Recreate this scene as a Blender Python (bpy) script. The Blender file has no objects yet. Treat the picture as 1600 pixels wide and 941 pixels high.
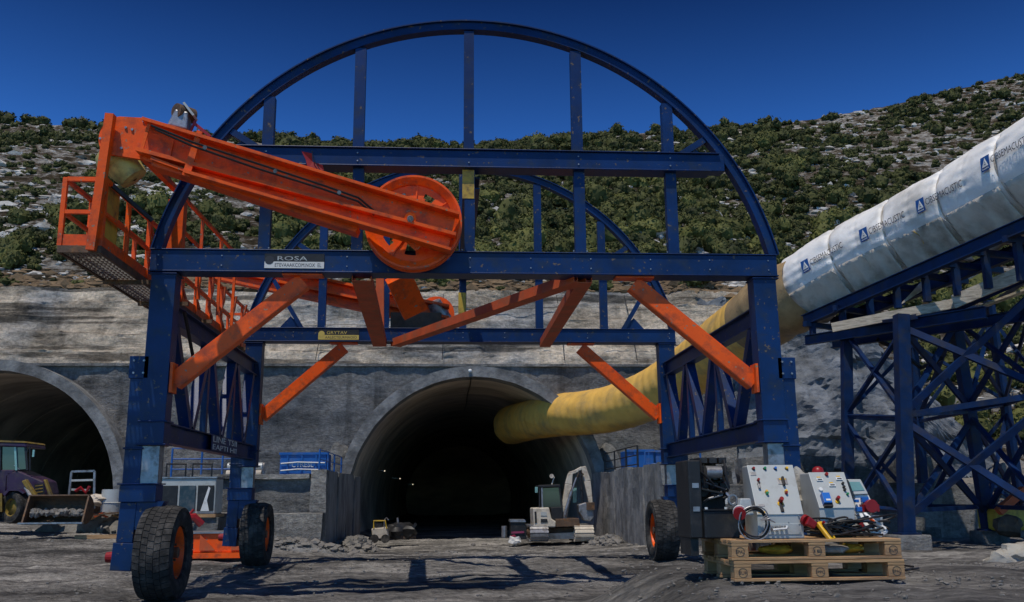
import bpy, math, random
import numpy as np
from mathutils import Vector, Matrix, noise
rnd = random.Random(7)
S = bpy.context.scene
COL = S.collection
# ------------------------------------------------------------------ camera
F_, PITCH, YAW, ROLL, CH = 1456.5, .2065, .0692, -.0078, 1.4
cy, sy = math.cos(YAW), math.sin(YAW)
FW = Vector((sy*math.cos(PITCH), cy*math.cos(PITCH), math.sin(PITCH)))
RT0 = Vector((cy, -sy, 0)); UP0 = RT0.cross(FW)
RT = RT0*math.cos(ROLL)+UP0*math.sin(ROLL); UP = UP0*math.cos(ROLL)-RT0*math.sin(ROLL)
cam = bpy.data.cameras.new('camera'); co = bpy.data.objects.new('camera', cam); COL.objects.link(co)
M3 = Matrix((RT, UP, -FW)).transposed().to_4x4(); M3.translation = Vector((0, 0, CH)); co.matrix_world = M3
cam.sensor_width = 36; cam.lens = 36*F_/1600; cam.clip_end = 3000; cam.clip_start = .05
S.camera = co
# ------------------------------------------------------------------ sky, sun, exposure
EL, AZ = math.radians(67), math.radians(205)          # sun high behind the camera, to the left
SD = Vector((math.sin(AZ)*math.cos(EL), math.cos(AZ)*math.cos(EL), math.sin(EL)))
W = bpy.data.worlds.new('World'); S.world = W; W.use_nodes = True
nt = W.node_tree; nt.nodes.clear()
sky = nt.nodes.new('ShaderNodeTexSky'); sky.sky_type = 'NISHITA'; sky.sun_disc = False
sky.sun_elevation = EL; sky.sun_rotation = AZ; sky.altitude = 600; sky.air_density = 1.0; sky.dust_density = .4; sky.ozone_density = 3
gm = nt.nodes.new('ShaderNodeGamma'); gm.inputs[1].default_value = 1.9
tint = nt.nodes.new('ShaderNodeMixRGB'); tint.blend_type = 'MULTIPLY'; tint.inputs[0].default_value = 1; tint.inputs[2].default_value = (.46, .78, .92, 1)
# clear mountain sky: deepens towards the zenith, the same all the way round
wtc = nt.nodes.new('ShaderNodeTexCoord'); sep = nt.nodes.new('ShaderNodeSeparateXYZ'); rmp = nt.nodes.new('ShaderNodeValToRGB')
rmp.color_ramp.elements[0].position = .33; rmp.color_ramp.elements[0].color = (1, 1, 1, 1); rmp.color_ramp.elements[1].position = .75; rmp.color_ramp.elements[1].color = (.06, .09, .15, 1)
k_ = rmp.color_ramp.elements.new(.56); k_.color = (.07, .12, .20, 1)
deep = nt.nodes.new('ShaderNodeMixRGB'); deep.blend_type = 'MULTIPLY'; deep.inputs[0].default_value = 1
nt.links.new(wtc.outputs['Generated'], sep.inputs[0]); nt.links.new(sep.outputs[2], rmp.inputs[0]); nt.links.new(tint.outputs[0], deep.inputs[1]); nt.links.new(rmp.outputs[0], deep.inputs[2])
bg = nt.nodes.new('ShaderNodeBackground'); bg.inputs[1].default_value = .06
wo = nt.nodes.new('ShaderNodeOutputWorld')
nt.links.new(sky.outputs[0], gm.inputs[0]); nt.links.new(gm.outputs[0], tint.inputs[1]); nt.links.new(deep.outputs[0], bg.inputs[0]); nt.links.new(bg.outputs[0], wo.inputs[0])
sl = bpy.data.lights.new('sun', 'SUN'); sl.energy = 5; sl.angle = math.radians(.5); sl.color = (1, .93, .84)
so = bpy.data.objects.new('sun', sl); COL.objects.link(so); so.rotation_euler = SD.to_track_quat('Z', 'Y').to_euler(); so.location = (0, -20, 40)
S.view_settings.view_transform = 'Standard'; S.view_settings.look = 'None'; S.view_settings.gamma = 1; S.view_settings.exposure = -.62
S.cycles.max_bounces = 5

# ------------------------------------------------------------------ survey helpers
def spot(px, py, Y):
    """point of the sight line through photo pixel (px,py) on the plane at distance Y"""
    d = FW + RT*((px-800)/F_) - UP*((py-470.5)/F_)
    return Vector((0, 0, CH)) + d*(Y/d.y)
def proj(p):
    v = Vector(p)-Vector((0, 0, CH)); z = v.dot(FW)
    if z <= .1: return (-9999, -9999)
    return (800+F_*v.dot(RT)/z, 470.5-F_*v.dot(UP)/z)
def sst(a, b, x):
    t = min(1, max(0, (x-a)/(b-a))); return t*t*(3-2*t)
def lerp_tab(tab, x):
    if x <= tab[0][0]: return tab[0][1]
    for (a, p), (b, q) in zip(tab, tab[1:]):
        if x <= b: return p+(q-p)*(x-a)/(b-a)
    return tab[-1][1]
FAR = [(-30, .55), (-21, .45), (-12, .2), (-8, .1), (-4.5, -.25), (-3, -.55), (5, -.55), (8, -.2), (12, .05), (18, .1)]
def gz(x, y):
    z = lerp_tab(FAR, x)*sst(20, 38, y)
    m = .79*sst(.2, 2.05, x)*(1-sst(8.0, 12.5, y))*sst(-3, 3, y)
    return z+m
def nz(x, y, z=0, s=1.0): return noise.noise(Vector((x*s, y*s, z*s)))
def fbm(x, y, z=0, s=1.0, o=4):
    a, r = 1, 0
    for i in range(o):
        r += a*noise.noise(Vector((x*s, y*s, z*s+i*7.3))); s *= 2.1; a *= .5
    return r

# ------------------------------------------------------------------ materials
def mat(name, col, rough=.6, metal=0, var=.25, vs=3.0, dirt=None, dirt_amt=.4, ds=1.5, bump=.15, bs=20, spec=.4, stretch=None, ddet=6, chips=None, emit=None):
    m = bpy.data.materials.new(name); m.use_nodes = True; n = m.node_tree; N = n.nodes; L = n.links
    b = N['Principled BSDF']; b.inputs['Roughness'].default_value = rough; b.inputs['Metallic'].default_value = metal
    b.inputs['Specular IOR Level'].default_value = spec
    tc = N.new('ShaderNodeTexCoord'); src = tc.outputs['Object']
    if stretch:
        mp = N.new('ShaderNodeMapping'); mp.inputs['Scale'].default_value = stretch; L.new(src, mp.inputs[0]); srcs = mp.outputs[0]
    else: srcs = src
    n1 = N.new('ShaderNodeTexNoise'); n1.inputs['Scale'].default_value = vs; n1.inputs['Detail'].default_value = 8; n1.inputs['Roughness'].default_value = .6; L.new(srcs, n1.inputs[0])
    cr = N.new('ShaderNodeValToRGB'); e = cr.color_ramp.elements
    e[0].position = .3; e[1].position = .7
    e[0].color = (*[c*(1-var) for c in col], 1); e[1].color = (*[min(1, c*(1+var)) for c in col], 1)
    L.new(n1.outputs[0], cr.inputs[0]); out = cr.outputs[0]
    if dirt:
        n2 = N.new('ShaderNodeTexNoise'); n2.inputs['Scale'].default_value = ds; n2.inputs['Detail'].default_value = ddet; n2.inputs['Roughness'].default_value = .65; L.new(srcs, n2.inputs[0])
        r2 = N.new('ShaderNodeValToRGB'); r2.color_ramp.elements[0].position = .62-.3*dirt_amt; r2.color_ramp.elements[1].position = .78-.1*dirt_amt
        L.new(n2.outputs[0], r2.inputs[0])
        mx = N.new('ShaderNodeMixRGB'); mx.inputs[2].default_value = (*dirt, 1); L.new(r2.outputs[0], mx.inputs[0]); L.new(out, mx.inputs[1]); out = mx.outputs[0]
    if chips:
        n3 = N.new('ShaderNodeTexNoise'); n3.inputs['Scale'].default_value = 14; n3.inputs['Detail'].default_value = 5; L.new(src, n3.inputs[0])
        r3 = N.new('ShaderNodeValToRGB'); r3.color_ramp.elements[0].position = .66; r3.color_ramp.elements[1].position = .68; L.new(n3.outputs[0], r3.inputs[0])
        mx = N.new('ShaderNodeMixRGB'); mx.inputs[2].default_value = (*chips, 1); L.new(r3.outputs[0], mx.inputs[0]); L.new(out, mx.inputs[1]); out = mx.outputs[0]
    L.new(out, b.inputs['Base Color'])
    if bump:
        nb = N.new('ShaderNodeTexNoise'); nb.inputs['Scale'].default_value = bs; nb.inputs['Detail'].default_value = 8; nb.inputs['Roughness'].default_value = .7; L.new(srcs, nb.inputs[0])
        bp = N.new('ShaderNodeBump'); bp.inputs['Strength'].default_value = min(1, bump); bp.inputs['Distance'].default_value = .05*max(1, bump); L.new(nb.outputs[0], bp.inputs['Height']); L.new(bp.outputs[0], b.inputs['Normal'])
    if emit:
        b.inputs['Emission Color'].default_value = (*emit[:3], 1); b.inputs['Emission Strength'].default_value = emit[3]
    return m
BLUE = mat('blue_paint', (.0015, .022, .095), .42, 0, .35, 1.5, (.02, .03, .05), .4, 3.5, .06, 30, .28, chips=(.12, .09, .07))
TBLUE = mat('shade_darkened_tower_blue', (.003, .018, .07), .5, 0, .4, 2, (.03, .03, .035), .45, 2.5, .06, 30, .2)  # tower blue made darker: shade under the duct put into the colour
ORANGE = mat('orange_paint', (.95, .105, .003), .45, 0, .18, 2, (.26, .05, .02), .5, 4, .07, 30, .3, chips=(.3, .2, .12))
ORANGE2 = mat('faded_orange_paint', (.55, .10, .03), .6, 0, .2, 2, (.3, .12, .06), .5, 3, .05, 30, .3)
YELLOW = mat('yellow_paint', (.55, .36, .04), .5, 0, .2, 3, (.12, .08, .03), .45, 4, .05, 30, .4)
RUST = mat('rusty_steel', (.12, .08, .055), .75, .3, .4, 5, (.25, .12, .05), .4, 6, .3, 40)
STEEL = mat('worn_steel', (.32, .32, .33), .45, .7, .3, 5, (.1, .08, .06), .4, 6, .1, 40)
GRATE = mat('galvanised_grating', (.30, .29, .27), .55, .5, .25, 5, None, 0, 1, .1)
RUBBER = mat('tyre_rubber', (.028, .027, .026), .85, 0, .3, 6, (.11, .10, .09), .45, 5, .3, 60, .25)
BLACK = mat('black_paint', (.015, .015, .016), .5, 0, .3, 5, (.05, .045, .04), .3, 6, .08, 40)
CABLE = mat('black_cable', (.012, .012, .013), .4, 0, .2, 5, None, 0, 1, 0)
WHITEP = mat('white_plastic', (.7, .7, .68), .4, 0, .08, 5, (.4, .38, .35), .3, 6, .03)
GREYP = mat('grey_enclosure_paint', (.42, .44, .43), .38, 0, .05, 3, (.30, .29, .27), .4, 5, .02, 60, .5)
REDP = mat('red_plastic', (.26, .01, .014), .4, 0, .15, 5, None, 0, 1, 0)
GREENP = mat('green_plastic', (.01, .22, .09), .35, 0, .1, 5, None, 0, 1, 0)
BLUEP = mat('bright_blue_plastic', (.015, .14, .5), .4, 0, .15, 5, None, 0, 1, 0)
YELP = mat('yellow_plastic', (.75, .42, .02), .4, 0, .15, 8, (.25, .16, .04), .3, 8, .04)
CREAM = mat('cream_machine_paint', (.62, .56, .46), .5, 0, .15, 3, (.22, .17, .12), .55, 3, .06, 30)
PURPLE = mat('purple_machine_paint', (.035, .012, .045), .4, 0, .3, 3, (.07, .05, .045), .5, 4, .04, 30)
GLASS = mat('dark_cab_glass', (.02, .03, .035), .08, 0, .2, 2, None, 0, 1, 0, spec=.7)
GLASSL = mat('pale_cab_glass', (.16, .32, .32), .15, 0, .2, 2, None, 0, 1, 0, spec=.7)
CONC = mat('grey_concrete', (.22, .22, .215), .9, 0, .3, .9, (.10, .10, .10), .5, .7, .5, 8)
COLLAR = mat('collar_concrete', (.20, .20, .195), .9, 0, .4, 1.6, (.065, .065, .065), .6, 1.3, 1.2, 6)
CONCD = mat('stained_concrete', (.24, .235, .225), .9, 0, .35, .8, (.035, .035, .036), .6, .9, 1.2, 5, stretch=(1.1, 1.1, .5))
CONCL = mat('pale_concrete', (.36, .35, .33), .9, 0, .25, 1.5, (.18, .17, .16), .5, 1.2, .4, 8)
LINING = mat('tunnel_lining', (.52, .44, .35), .9, 0, .4, .5, (.22, .18, .15), .5, .35, .5, 5, stretch=(.4, 1, 1))
SHOT = mat('grey_shotcrete', (.135, .138, .142), .95, 0, .28, .5, (.06, .062, .066), .5, .45, 1.5, 5)
SHOTT = mat('tan_shotcrete', (.42, .365, .30), .95, 0, .35, .5, (.12, .11, .10), .5, .6, 2.8, 5, stretch=(.22, 1, 2.0))
def wallmat(name, grey, tan, bands, tanpos):
    m = bpy.data.materials.new(name); m.use_nodes = True; n = m.node_tree; N = n.nodes; L = n.links
    p = N['Principled BSDF']; p.inputs['Roughness'].default_value = .95; p.inputs['Specular IOR Level'].default_value = .15
    tc = N.new('ShaderNodeTexCoord')
    def tn(s, d, ro, sc=None):
        t = N.new('ShaderNodeTexNoise'); t.inputs['Scale'].default_value = s; t.inputs['Detail'].default_value = d; t.inputs['Roughness'].default_value = ro
        if sc: mp = N.new('ShaderNodeMapping'); mp.inputs['Scale'].default_value = sc; L.new(tc.outputs['Object'], mp.inputs[0]); L.new(mp.outputs[0], t.inputs[0])
        else: L.new(tc.outputs['Object'], t.inputs[0])
        return t.outputs[0]
    def ramp(src, p0, c0, p1, c1):
        q = N.new('ShaderNodeValToRGB'); q.color_ramp.elements[0].position = p0; q.color_ramp.elements[1].position = p1
        q.color_ramp.elements[0].color = (*c0, 1); q.color_ramp.elements[1].color = (*c1, 1); L.new(src, q.inputs[0]); return q.outputs[0]
    def mul(a, b):
        q = N.new('ShaderNodeMixRGB'); q.blend_type = 'MULTIPLY'; q.inputs[0].default_value = 1; L.new(a, q.inputs[1]); L.new(b, q.inputs[2]); return q.outputs[0]
    c = ramp(tn(.16, 4, .6), tanpos-.06, grey, tanpos+.06, tan)
    c = mul(c, ramp(tn(.55, 9, .72, (.6, 1, 1.2)), .34, (.36,)*3, .62, (1.45,)*3))         # broad blotches
    if bands: c = mul(c, ramp(tn(.5, 5, .6, (.14, 1, 3.2)), .40, (.32,)*3, .455, (1.03,)*3))   # sparse dark ledges
    c = mul(c, ramp(tn(1.1, 6, .6, (1.3, 1, .14)), .33, (.6,)*3, .46, (1,)*3))            # runs of water
    f = tn(7, 10, .8); c = mul(c, ramp(f, .3, (.5,)*3, .7, (1.3,)*3)); L.new(c, p.inputs['Base Color'])
    h = tn(1.5, 12, .78, (.8, 1, 1.2)); a = N.new('ShaderNodeMath'); a.operation = 'MULTIPLY_ADD'; a.inputs[1].default_value = .25; L.new(f, a.inputs[0]); L.new(h, a.inputs[2])
    bp = N.new('ShaderNodeBump'); bp.inputs['Strength'].default_value = 1; bp.inputs['Distance'].default_value = .45; L.new(a.outputs[0], bp.inputs['Height']); L.new(bp.outputs[0], p.inputs['Normal'])
    return m
CONC = wallmat('grey_concrete', (.24, .24, .235), (.34, .335, .32), 0, .5); CONCL = wallmat('pale_concrete', (.40, .39, .37), (.54, .52, .48), 0, .5)
SHOT = wallmat('grey_shotcrete', (.20, .205, .21), (.30, .29, .275), 0, .52)
SHOTT = wallmat('tan_shotcrete', (.46, .45, .435), (.66, .56, .44), 1, .46)
ROCKM = mat('blue_grey_rock', (.15, .165, .185), .9, 0, .5, .8, (.05, .055, .06), .55, .9, 2.2, 3)
STONE = mat('limestone', (.48, .46, .43), .95, 0, .3, .7, (.2, .17, .14), .4, 1.0, 1.5, 6)
DEBRIS = mat('rubble_stone', (.20, .19, .175), .95, 0, .4, 3, (.12, .10, .08), .4, 3, .8, 12)
WOOD = mat('pallet_wood', (.42, .25, .12), .75, 0, .3, 4, (.20, .12, .07), .5, 3, .25, 30, stretch=(.5, 5, 5))
PLANK = mat('weathered_plank', (.48, .41, .31), .85, 0, .3, 4, (.14, .11, .08), .45, 3, .3, 30, stretch=(1, 1, 6))
DUCTW = mat('white_duct_fabric', (.80, .78, .75), .48, 0, .06, .9, (.42, .39, .34), .38, .55, .45, 2.2, .35)
DUCTY = mat('yellow_duct_fabric', (.72, .42, .09), .45, 0, .12, 1.2, (.30, .22, .10), .5, .8, .3, 3, .35)
DUCTB = mat('brown_duct_fabric', (.34, .23, .11), .5, 0, .25, 1.5, (.12, .085, .05), .5, .9, .5, 3, .35)
CANVAS = mat('dirty_canvas', (.56, .50, .42), .85, 0, .15, 1.5, (.22, .18, .13), .6, 1.1, .6, 3)
PRINTB = mat('print_blue', (.01, .07, .25), .5, 0, .05, 5, None, 0, 1, 0)
PRINTK = mat('print_black', (.03, .03, .035), .5, 0, .05, 5, None, 0, 1, 0)
PRINTW = mat('print_white', (.6, .6, .58), .5, 0, .1, 5, None, 0, 1, 0)
PRINTY = mat('print_yellow', (.55, .42, .1), .5, 0, .1, 5, None, 0, 1, 0)
BARK = mat('bush_wood', (.07, .05, .035), .9, 0, .3, 3, None, 0, 1, .3)
EARTH = mat('brown_earth', (.17, .115, .065), .95, 0, .4, 1, (.09, .06, .035), .5, 1.5, .8, 8)
SACK = mat('woven_sack', (.4, .38, .33), .85, 0, .2, 3, (.2, .16, .12), .5, 3, .6, 10)
LAMPM = mat('lamp_lens', (.9, .85, .7), .3, 0, 0, 1, None, 0, 1, 0, emit=(1, .85, .6, 2))
def leafmat(name, a, b):
    m = bpy.data.materials.new(name); m.use_nodes = True; n = m.node_tree; N = n.nodes; L = n.links
    p = N['Principled BSDF']; p.inputs['Roughness'].default_value = .7; p.inputs['Specular IOR Level'].default_value = .2
    tc = N.new('ShaderNodeTexCoord'); oi = N.new('ShaderNodeObjectInfo'); t = N.new('ShaderNodeTexNoise'); t.inputs['Scale'].default_value = 1.2; L.new(tc.outputs['Object'], t.inputs[0])
    ad = N.new('ShaderNodeMath'); ad.operation = 'MULTIPLY_ADD'; ad.inputs[1].default_value = .45; L.new(oi.outputs['Random'], ad.inputs[0]); L.new(t.outputs[0], ad.inputs[2])
    r = N.new('ShaderNodeValToRGB'); r.color_ramp.elements[0].position = .35; r.color_ramp.elements[1].position = .95
    r.color_ramp.elements[0].color = (*a, 1); r.color_ramp.elements[1].color = (*b, 1); L.new(ad.outputs[0], r.inputs[0]); L.new(r.outputs[0], p.inputs['Base Color'])
    return m
LEAF = leafmat('scrub_leaves', (.014, .020, .007), (.12, .125, .035))
def groundmat():
    m = bpy.data.materials.new('dusty_gravel_ground'); m.use_nodes = True; n = m.node_tree; N = n.nodes; L = n.links
    p = N['Principled BSDF']; p.inputs['Roughness'].default_value = .95; p.inputs['Specular IOR Level'].default_value = .2
    tc = N.new('ShaderNodeTexCoord')
    def nt_(s, d=8, r=.6): 
        t = N.new('ShaderNodeTexNoise'); t.inputs['Scale'].default_value = s; t.inputs['Detail'].default_value = d; t.inputs['Roughness'].default_value = r; L.new(tc.outputs['Object'], t.inputs[0]); return t
    a = nt_(.35); r = N.new('ShaderNodeValToRGB'); r.color_ramp.elements[0].position = .40; r.color_ramp.elements[1].position = .62
    r.color_ramp.elements[0].color = (.17, .168, .163, 1); r.color_ramp.elements[1].color = (.56, .55, .525, 1); L.new(a.outputs[0], r.inputs[0])
    b = nt_(5, 10, .75); r2 = N.new('ShaderNodeValToRGB'); r2.color_ramp.elements[0].position = .3; r2.color_ramp.elements[1].position = .75
    r2.color_ramp.elements[0].color = (.3, .3, .3, 1); r2.color_ramp.elements[1].color = (1.35, 1.3, 1.25, 1); L.new(b.outputs[0], r2.inputs[0])
    mx = N.new('ShaderNodeMixRGB'); mx.blend_type = 'MULTIPLY'; mx.inputs[0].default_value = 1; L.new(r.outputs[0], mx.inputs[1]); L.new(r2.outputs[0], mx.inputs[2])
    mp = N.new('ShaderNodeMapping'); mp.inputs['Scale'].default_value = (.12, 1.5, 1); mp.inputs['Rotation'].default_value = (0, 0, .12); L.new(tc.outputs['Object'], mp.inputs[0])
    g = N.new('ShaderNodeTexNoise'); g.inputs['Scale'].default_value = 1.3; g.inputs['Detail'].default_value = 7; g.inputs['Roughness'].default_value = .65; L.new(mp.outputs[0], g.inputs[0])
    r4 = N.new('ShaderNodeValToRGB'); r4.color_ramp.elements[0].position = .40; r4.color_ramp.elements[1].position = .55; r4.color_ramp.elements[0].color = (.42, .42, .43, 1); r4.color_ramp.elements[1].color = (1.15, 1.14, 1.12, 1); L.new(g.outputs[0], r4.inputs[0])
    m2 = N.new('ShaderNodeMixRGB'); m2.blend_type = 'MULTIPLY'; m2.inputs[0].default_value = .85; L.new(mx.outputs[0], m2.inputs[1]); L.new(r4.outputs[0], m2.inputs[2]); L.new(m2.outputs[0], p.inputs['Base Color'])
    v = N.new('ShaderNodeTexVoronoi'); v.inputs['Scale'].default_value = 9; L.new(tc.outputs['Object'], v.inputs[0])
    c = nt_(14, 8, .8); ad = N.new('ShaderNodeMath'); ad.operation = 'ADD'; L.new(v.outputs[0], ad.inputs[0]); L.new(c.outputs[0], ad.inputs[1])
    bp = N.new('ShaderNodeBump'); bp.inputs['Strength'].default_value = 1; bp.inputs['Distance'].default_value = .12; L.new(ad.outputs[0], bp.inputs['Height']); L.new(bp.outputs[0], p.inputs['Normal'])
    return m
GROUND = groundmat()
def hillmat():
    m = bpy.data.materials.new('limestone_hillside'); m.use_nodes = True; n = m.node_tree; N = n.nodes; L = n.links
    p = N['Principled BSDF']; p.inputs['Roughness'].default_value = .95; p.inputs['Specular IOR Level'].default_value = .15
    tc = N.new('ShaderNodeTexCoord')
    mp = N.new('ShaderNodeMapping'); mp.inputs['Scale'].default_value = (.6, .6, 1.6); L.new(tc.outputs['Object'], mp.inputs[0])
    a = N.new('ShaderNodeTexNoise'); a.inputs['Scale'].default_value = .55; a.inputs['Detail'].default_value = 12; a.inputs['Roughness'].default_value = .8; L.new(mp.outputs[0], a.inputs[0])
    r = N.new('ShaderNodeValToRGB'); e = r.color_ramp.elements
    e[0].position = .36; e[0].color = (.03, .032, .015, 1); e[1].position = .58; e[1].color = (.50, .48, .45, 1)
    k = e.new(.45); k.color = (.07, .052, .03, 1); k = e.new(.495); k.color = (.13, .10, .07, 1); k = e.new(.53); k.color = (.36, .34, .31, 1)
    L.new(a.outputs[0], r.inputs[0])
    b = N.new('ShaderNodeTexNoise'); b.inputs['Scale'].default_value = 1.6; b.inputs['Detail'].default_value = 8; b.inputs['Roughness'].default_value = .75; L.new(tc.outputs['Object'], b.inputs[0])
    r2 = N.new('ShaderNodeValToRGB'); r2.color_ramp.elements[0].position = .35; r2.color_ramp.elements[1].position = .65; r2.color_ramp.elements[0].color = (.3, .3, .3, 1); r2.color_ramp.elements[1].color = (1.2, 1.2, 1.2, 1); L.new(b.outputs[0], r2.inputs[0])
    mx = N.new('ShaderNodeMixRGB'); mx.blend_type = 'MULTIPLY'; mx.inputs[0].default_value = 1; L.new(r.outputs[0], mx.inputs[1]); L.new(r2.outputs[0], mx.inputs[2]); L.new(mx.outputs[0], p.inputs['Base Color'])
    bp = N.new('ShaderNodeBump'); bp.inputs['Strength'].default_value = 1; bp.inputs['Distance'].default_value = .8; L.new(b.outputs[0], bp.inputs['Height']); L.new(bp.outputs[0], p.inputs['Normal'])
    return m
HILL = hillmat()

# ------------------------------------------------------------------ mesh builder
class MB:
    def __init__(s): s.v = []; s.f = []; s.m = []; s.cur = 0
    def add(s, vs, fs):
        o = len(s.v); s.v += [tuple(p) for p in vs]
        for f in fs: s.f.append(tuple(i+o for i in f)); s.m.append(s.cur)
        return s
    def box(s, a, b):
        x0, y0, z0 = a; x1, y1, z1 = b
        return s.add([(x0, y0, z0), (x1, y0, z0), (x1, y1, z0), (x0, y1, z0), (x0, y0, z1), (x1, y0, z1), (x1, y1, z1), (x0, y1, z1)],
                     [(0, 3, 2, 1), (4, 5, 6, 7), (0, 1, 5, 4), (1, 2, 6, 5), (2, 3, 7, 6), (3, 0, 4, 7)])
    def hexa(s, P):      # 8 points: bottom quad then top quad
        return s.add(P, [(0, 3, 2, 1), (4, 5, 6, 7), (0, 1, 5, 4), (1, 2, 6, 5), (2, 3, 7, 6), (3, 0, 4, 7)])
    def bar(s, p, q, w, h, up=(0, 0, 1), w2=None, h2=None):   # rectangular bar; h along 'up', w across
        p, q = Vector(p), Vector(q); d = (q-p).normalized(); u = Vector(up); r = d.cross(u)
        if r.length < 1e-4: r = d.cross(Vector((1, 0, 0)))
        r.normalize(); u = r.cross(d).normalized(); w2 = w if w2 is None else w2; h2 = h if h2 is None else h2
        P = []
        for c, ww, hh in ((p, w, h), (q, w2, h2)):
            for a, b in ((-1, -1), (1, -1), (1, 1), (-1, 1)): P.append(c+r*a*ww/2+u*b*hh/2)
        return s.add(P, [(0, 1, 2, 3), (7, 6, 5, 4), (0, 4, 5, 1), (1, 5, 6, 2), (2, 6, 7, 3), (3, 7, 4, 0)])
    def cyl(s, p, q, r0, r1=None, n=16, cap=True):
        p, q = Vector(p), Vector(q); r1 = r0 if r1 is None else r1; d = (q-p).normalized()
        a = d.orthogonal().normalized(); b = d.cross(a); vs = []
        for c, r in ((p, r0), (q, r1)):
            for i in range(n): t = 2*math.pi*i/n; vs.append(c+a*r*math.cos(t)+b*r*math.sin(t))
        fs = [(i, (i+1) % n, n+(i+1) % n, n+i) for i in range(n)]
        if cap: fs += [tuple(range(n))[::-1], tuple(range(n, 2*n))]
        return s.add(vs, fs)
    def tube(s, pts, rs, n=10, cap=True):
        pts = [Vector(p) for p in pts]; k = len(pts)
        if not hasattr(rs, '__len__'): rs = [rs]*k
        vs = []; a = None
        for i, p in enumerate(pts):
            d = (pts[min(i+1, k-1)]-pts[max(i-1, 0)]).normalized()
            if a is None: a = d.orthogonal().normalized()
            else: a = (a-d*a.dot(d)).normalized()
            b = d.cross(a)
            for j in range(n): t = 2*math.pi*j/n; vs.append(p+a*rs[i]*math.cos(t)+b*rs[i]*math.sin(t))
        fs = [(i*n+j, i*n+(j+1) % n, (i+1)*n+(j+1) % n, (i+1)*n+j) for i in range(k-1) for j in range(n)]
        if cap: fs += [tuple(range(n))[::-1], tuple(range((k-1)*n, k*n))]
        return s.add(vs, fs)
    def lathe(s, prof, c, axis, n=48, closed=True):   # prof: (along, radius)
        c = Vector(c); d = Vector(axis).normalized(); a = d.orthogonal().normalized(); b = d.cross(a); m = len(prof); vs = []
        for j in range(n):
            t = 2*math.pi*j/n
            for (l, r) in prof: vs.append(c+d*l+(a*math.cos(t)+b*math.sin(t))*r)
        e = m if closed else m-1
        fs = [(j*m+i, j*m+(i+1) % m, ((j+1) % n)*m+(i+1) % m, ((j+1) % n)*m+i) for j in range(n) for i in range(e)]
        return s.add(vs, fs)
    def prism(s, poly, ext):       # poly: list of 3D points, extruded by ext
        e = Vector(ext); n = len(poly); P = [Vector(p) for p in poly]
        return s.add(P+[p+e for p in P], [tuple(range(n))[::-1], tuple(range(n, 2*n))]+[(i, (i+1) % n, n+(i+1) % n, n+i) for i in range(n)])
    def blob(s, c, r, seed=0, sub=1, jag=.3):
        c = Vector(c); t = (1+5**.5)/2
        V = [Vector(p).normalized() for p in [(-1, t, 0), (1, t, 0), (-1, -t, 0), (1, -t, 0), (0, -1, t), (0, 1, t), (0, -1, -t), (0, 1, -t), (t, 0, -1), (t, 0, 1), (-t, 0, -1), (-t, 0, 1)]]
        Fc = [(0, 11, 5), (0, 5, 1), (0, 1, 7), (0, 7, 10), (0, 10, 11), (1, 5, 9), (5, 11, 4), (11, 10, 2), (10, 7, 6), (7, 1, 8), (3, 9, 4), (3, 4, 2), (3, 2, 6), (3, 6, 8), (3, 8, 9), (4, 9, 5), (2, 4, 11), (6, 2, 10), (8, 6, 7), (9, 8, 1)]
        for _ in range(sub):
            mid = {}; nf = []
            def g(a, b):
                k = (min(a, b), max(a, b))
                if k not in mid: V.append(((V[a]+V[b])/2).normalized()); mid[k] = len(V)-1
                return mid[k]
            for a, b, d in Fc: x, y, z = g(a, b), g(b, d), g(d, a); nf += [(a, x, z), (b, y, x), (d, z, y), (x, y, z)]
            Fc = nf
        R = Vector(r) if hasattr(r, '__len__') else Vector((r, r, r))
        vs = []
        for p in V:
            k = 1+jag*noise.noise(p*1.7+Vector((seed*3.1, seed*1.7, 0)))*1.6
            vs.append(c+Vector((p.x*R.x, p.y*R.y, p.z*R.z))*k)
        return s.add(vs, Fc)
ORG = {}
def wloc(o): return ORG.get(o.name, Vector((0, 0, 0))) if o else Vector((0, 0, 0))
def thing(name, label, cat, loc=(0, 0, 0), group=None, kind=None):
    o = bpy.data.objects.new(name, None); COL.objects.link(o); o.location = loc; o.empty_display_size = .2
    ORG[o.name] = Vector(loc); o['label'] = label; o['category'] = cat
    if group: o['group'] = group
    if kind: o['kind'] = kind
    return o
def obj(name, mb, m, parent=None, smooth=False, bevel=0, kind=None, ang=40):
    me = bpy.data.meshes.new(name); og = wloc(parent)
    if og.length: vs = [(x-og.x, y-og.y, z-og.z) for x, y, z in mb.v]
    else: vs = mb.v
    me.from_pydata(vs, [], mb.f); me.validate()
    ms = m if isinstance(m, (list, tuple)) else [m]
    for q in ms: me.materials.append(q)
    if len(ms) > 1 and len(me.polygons) == len(mb.m): me.polygons.foreach_set('material_index', mb.m)
    if smooth:
        me.polygons.foreach_set('use_smooth', [True]*len(me.polygons))
        try: me.set_sharp_from_angle(angle=math.radians(ang))
        except Exception: pass
    me.update()
    o = bpy.data.objects.new(name, me); COL.objects.link(o)
    if parent: o.parent = parent
    ORG[o.name] = og
    if kind: o['kind'] = kind
    if bevel:
        b = o.modifiers.new('bevel', 'BEVEL'); b.width = bevel; b.segments = 2; b.limit_method = 'ANGLE'
    return o
def tag(o, label, cat, group=None, kind=None):
    o['label'] = label; o['category'] = cat
    if group: o['group'] = group
    if kind: o['kind'] = kind
    return o
def B(): return MB()
def bar(name, p, q, w, h, m, parent, up=(0, 0, 1), bevel=0, **k):
    return obj(name, MB().bar(p, q, w, h, up, **k), m, parent, bevel=bevel)
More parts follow.
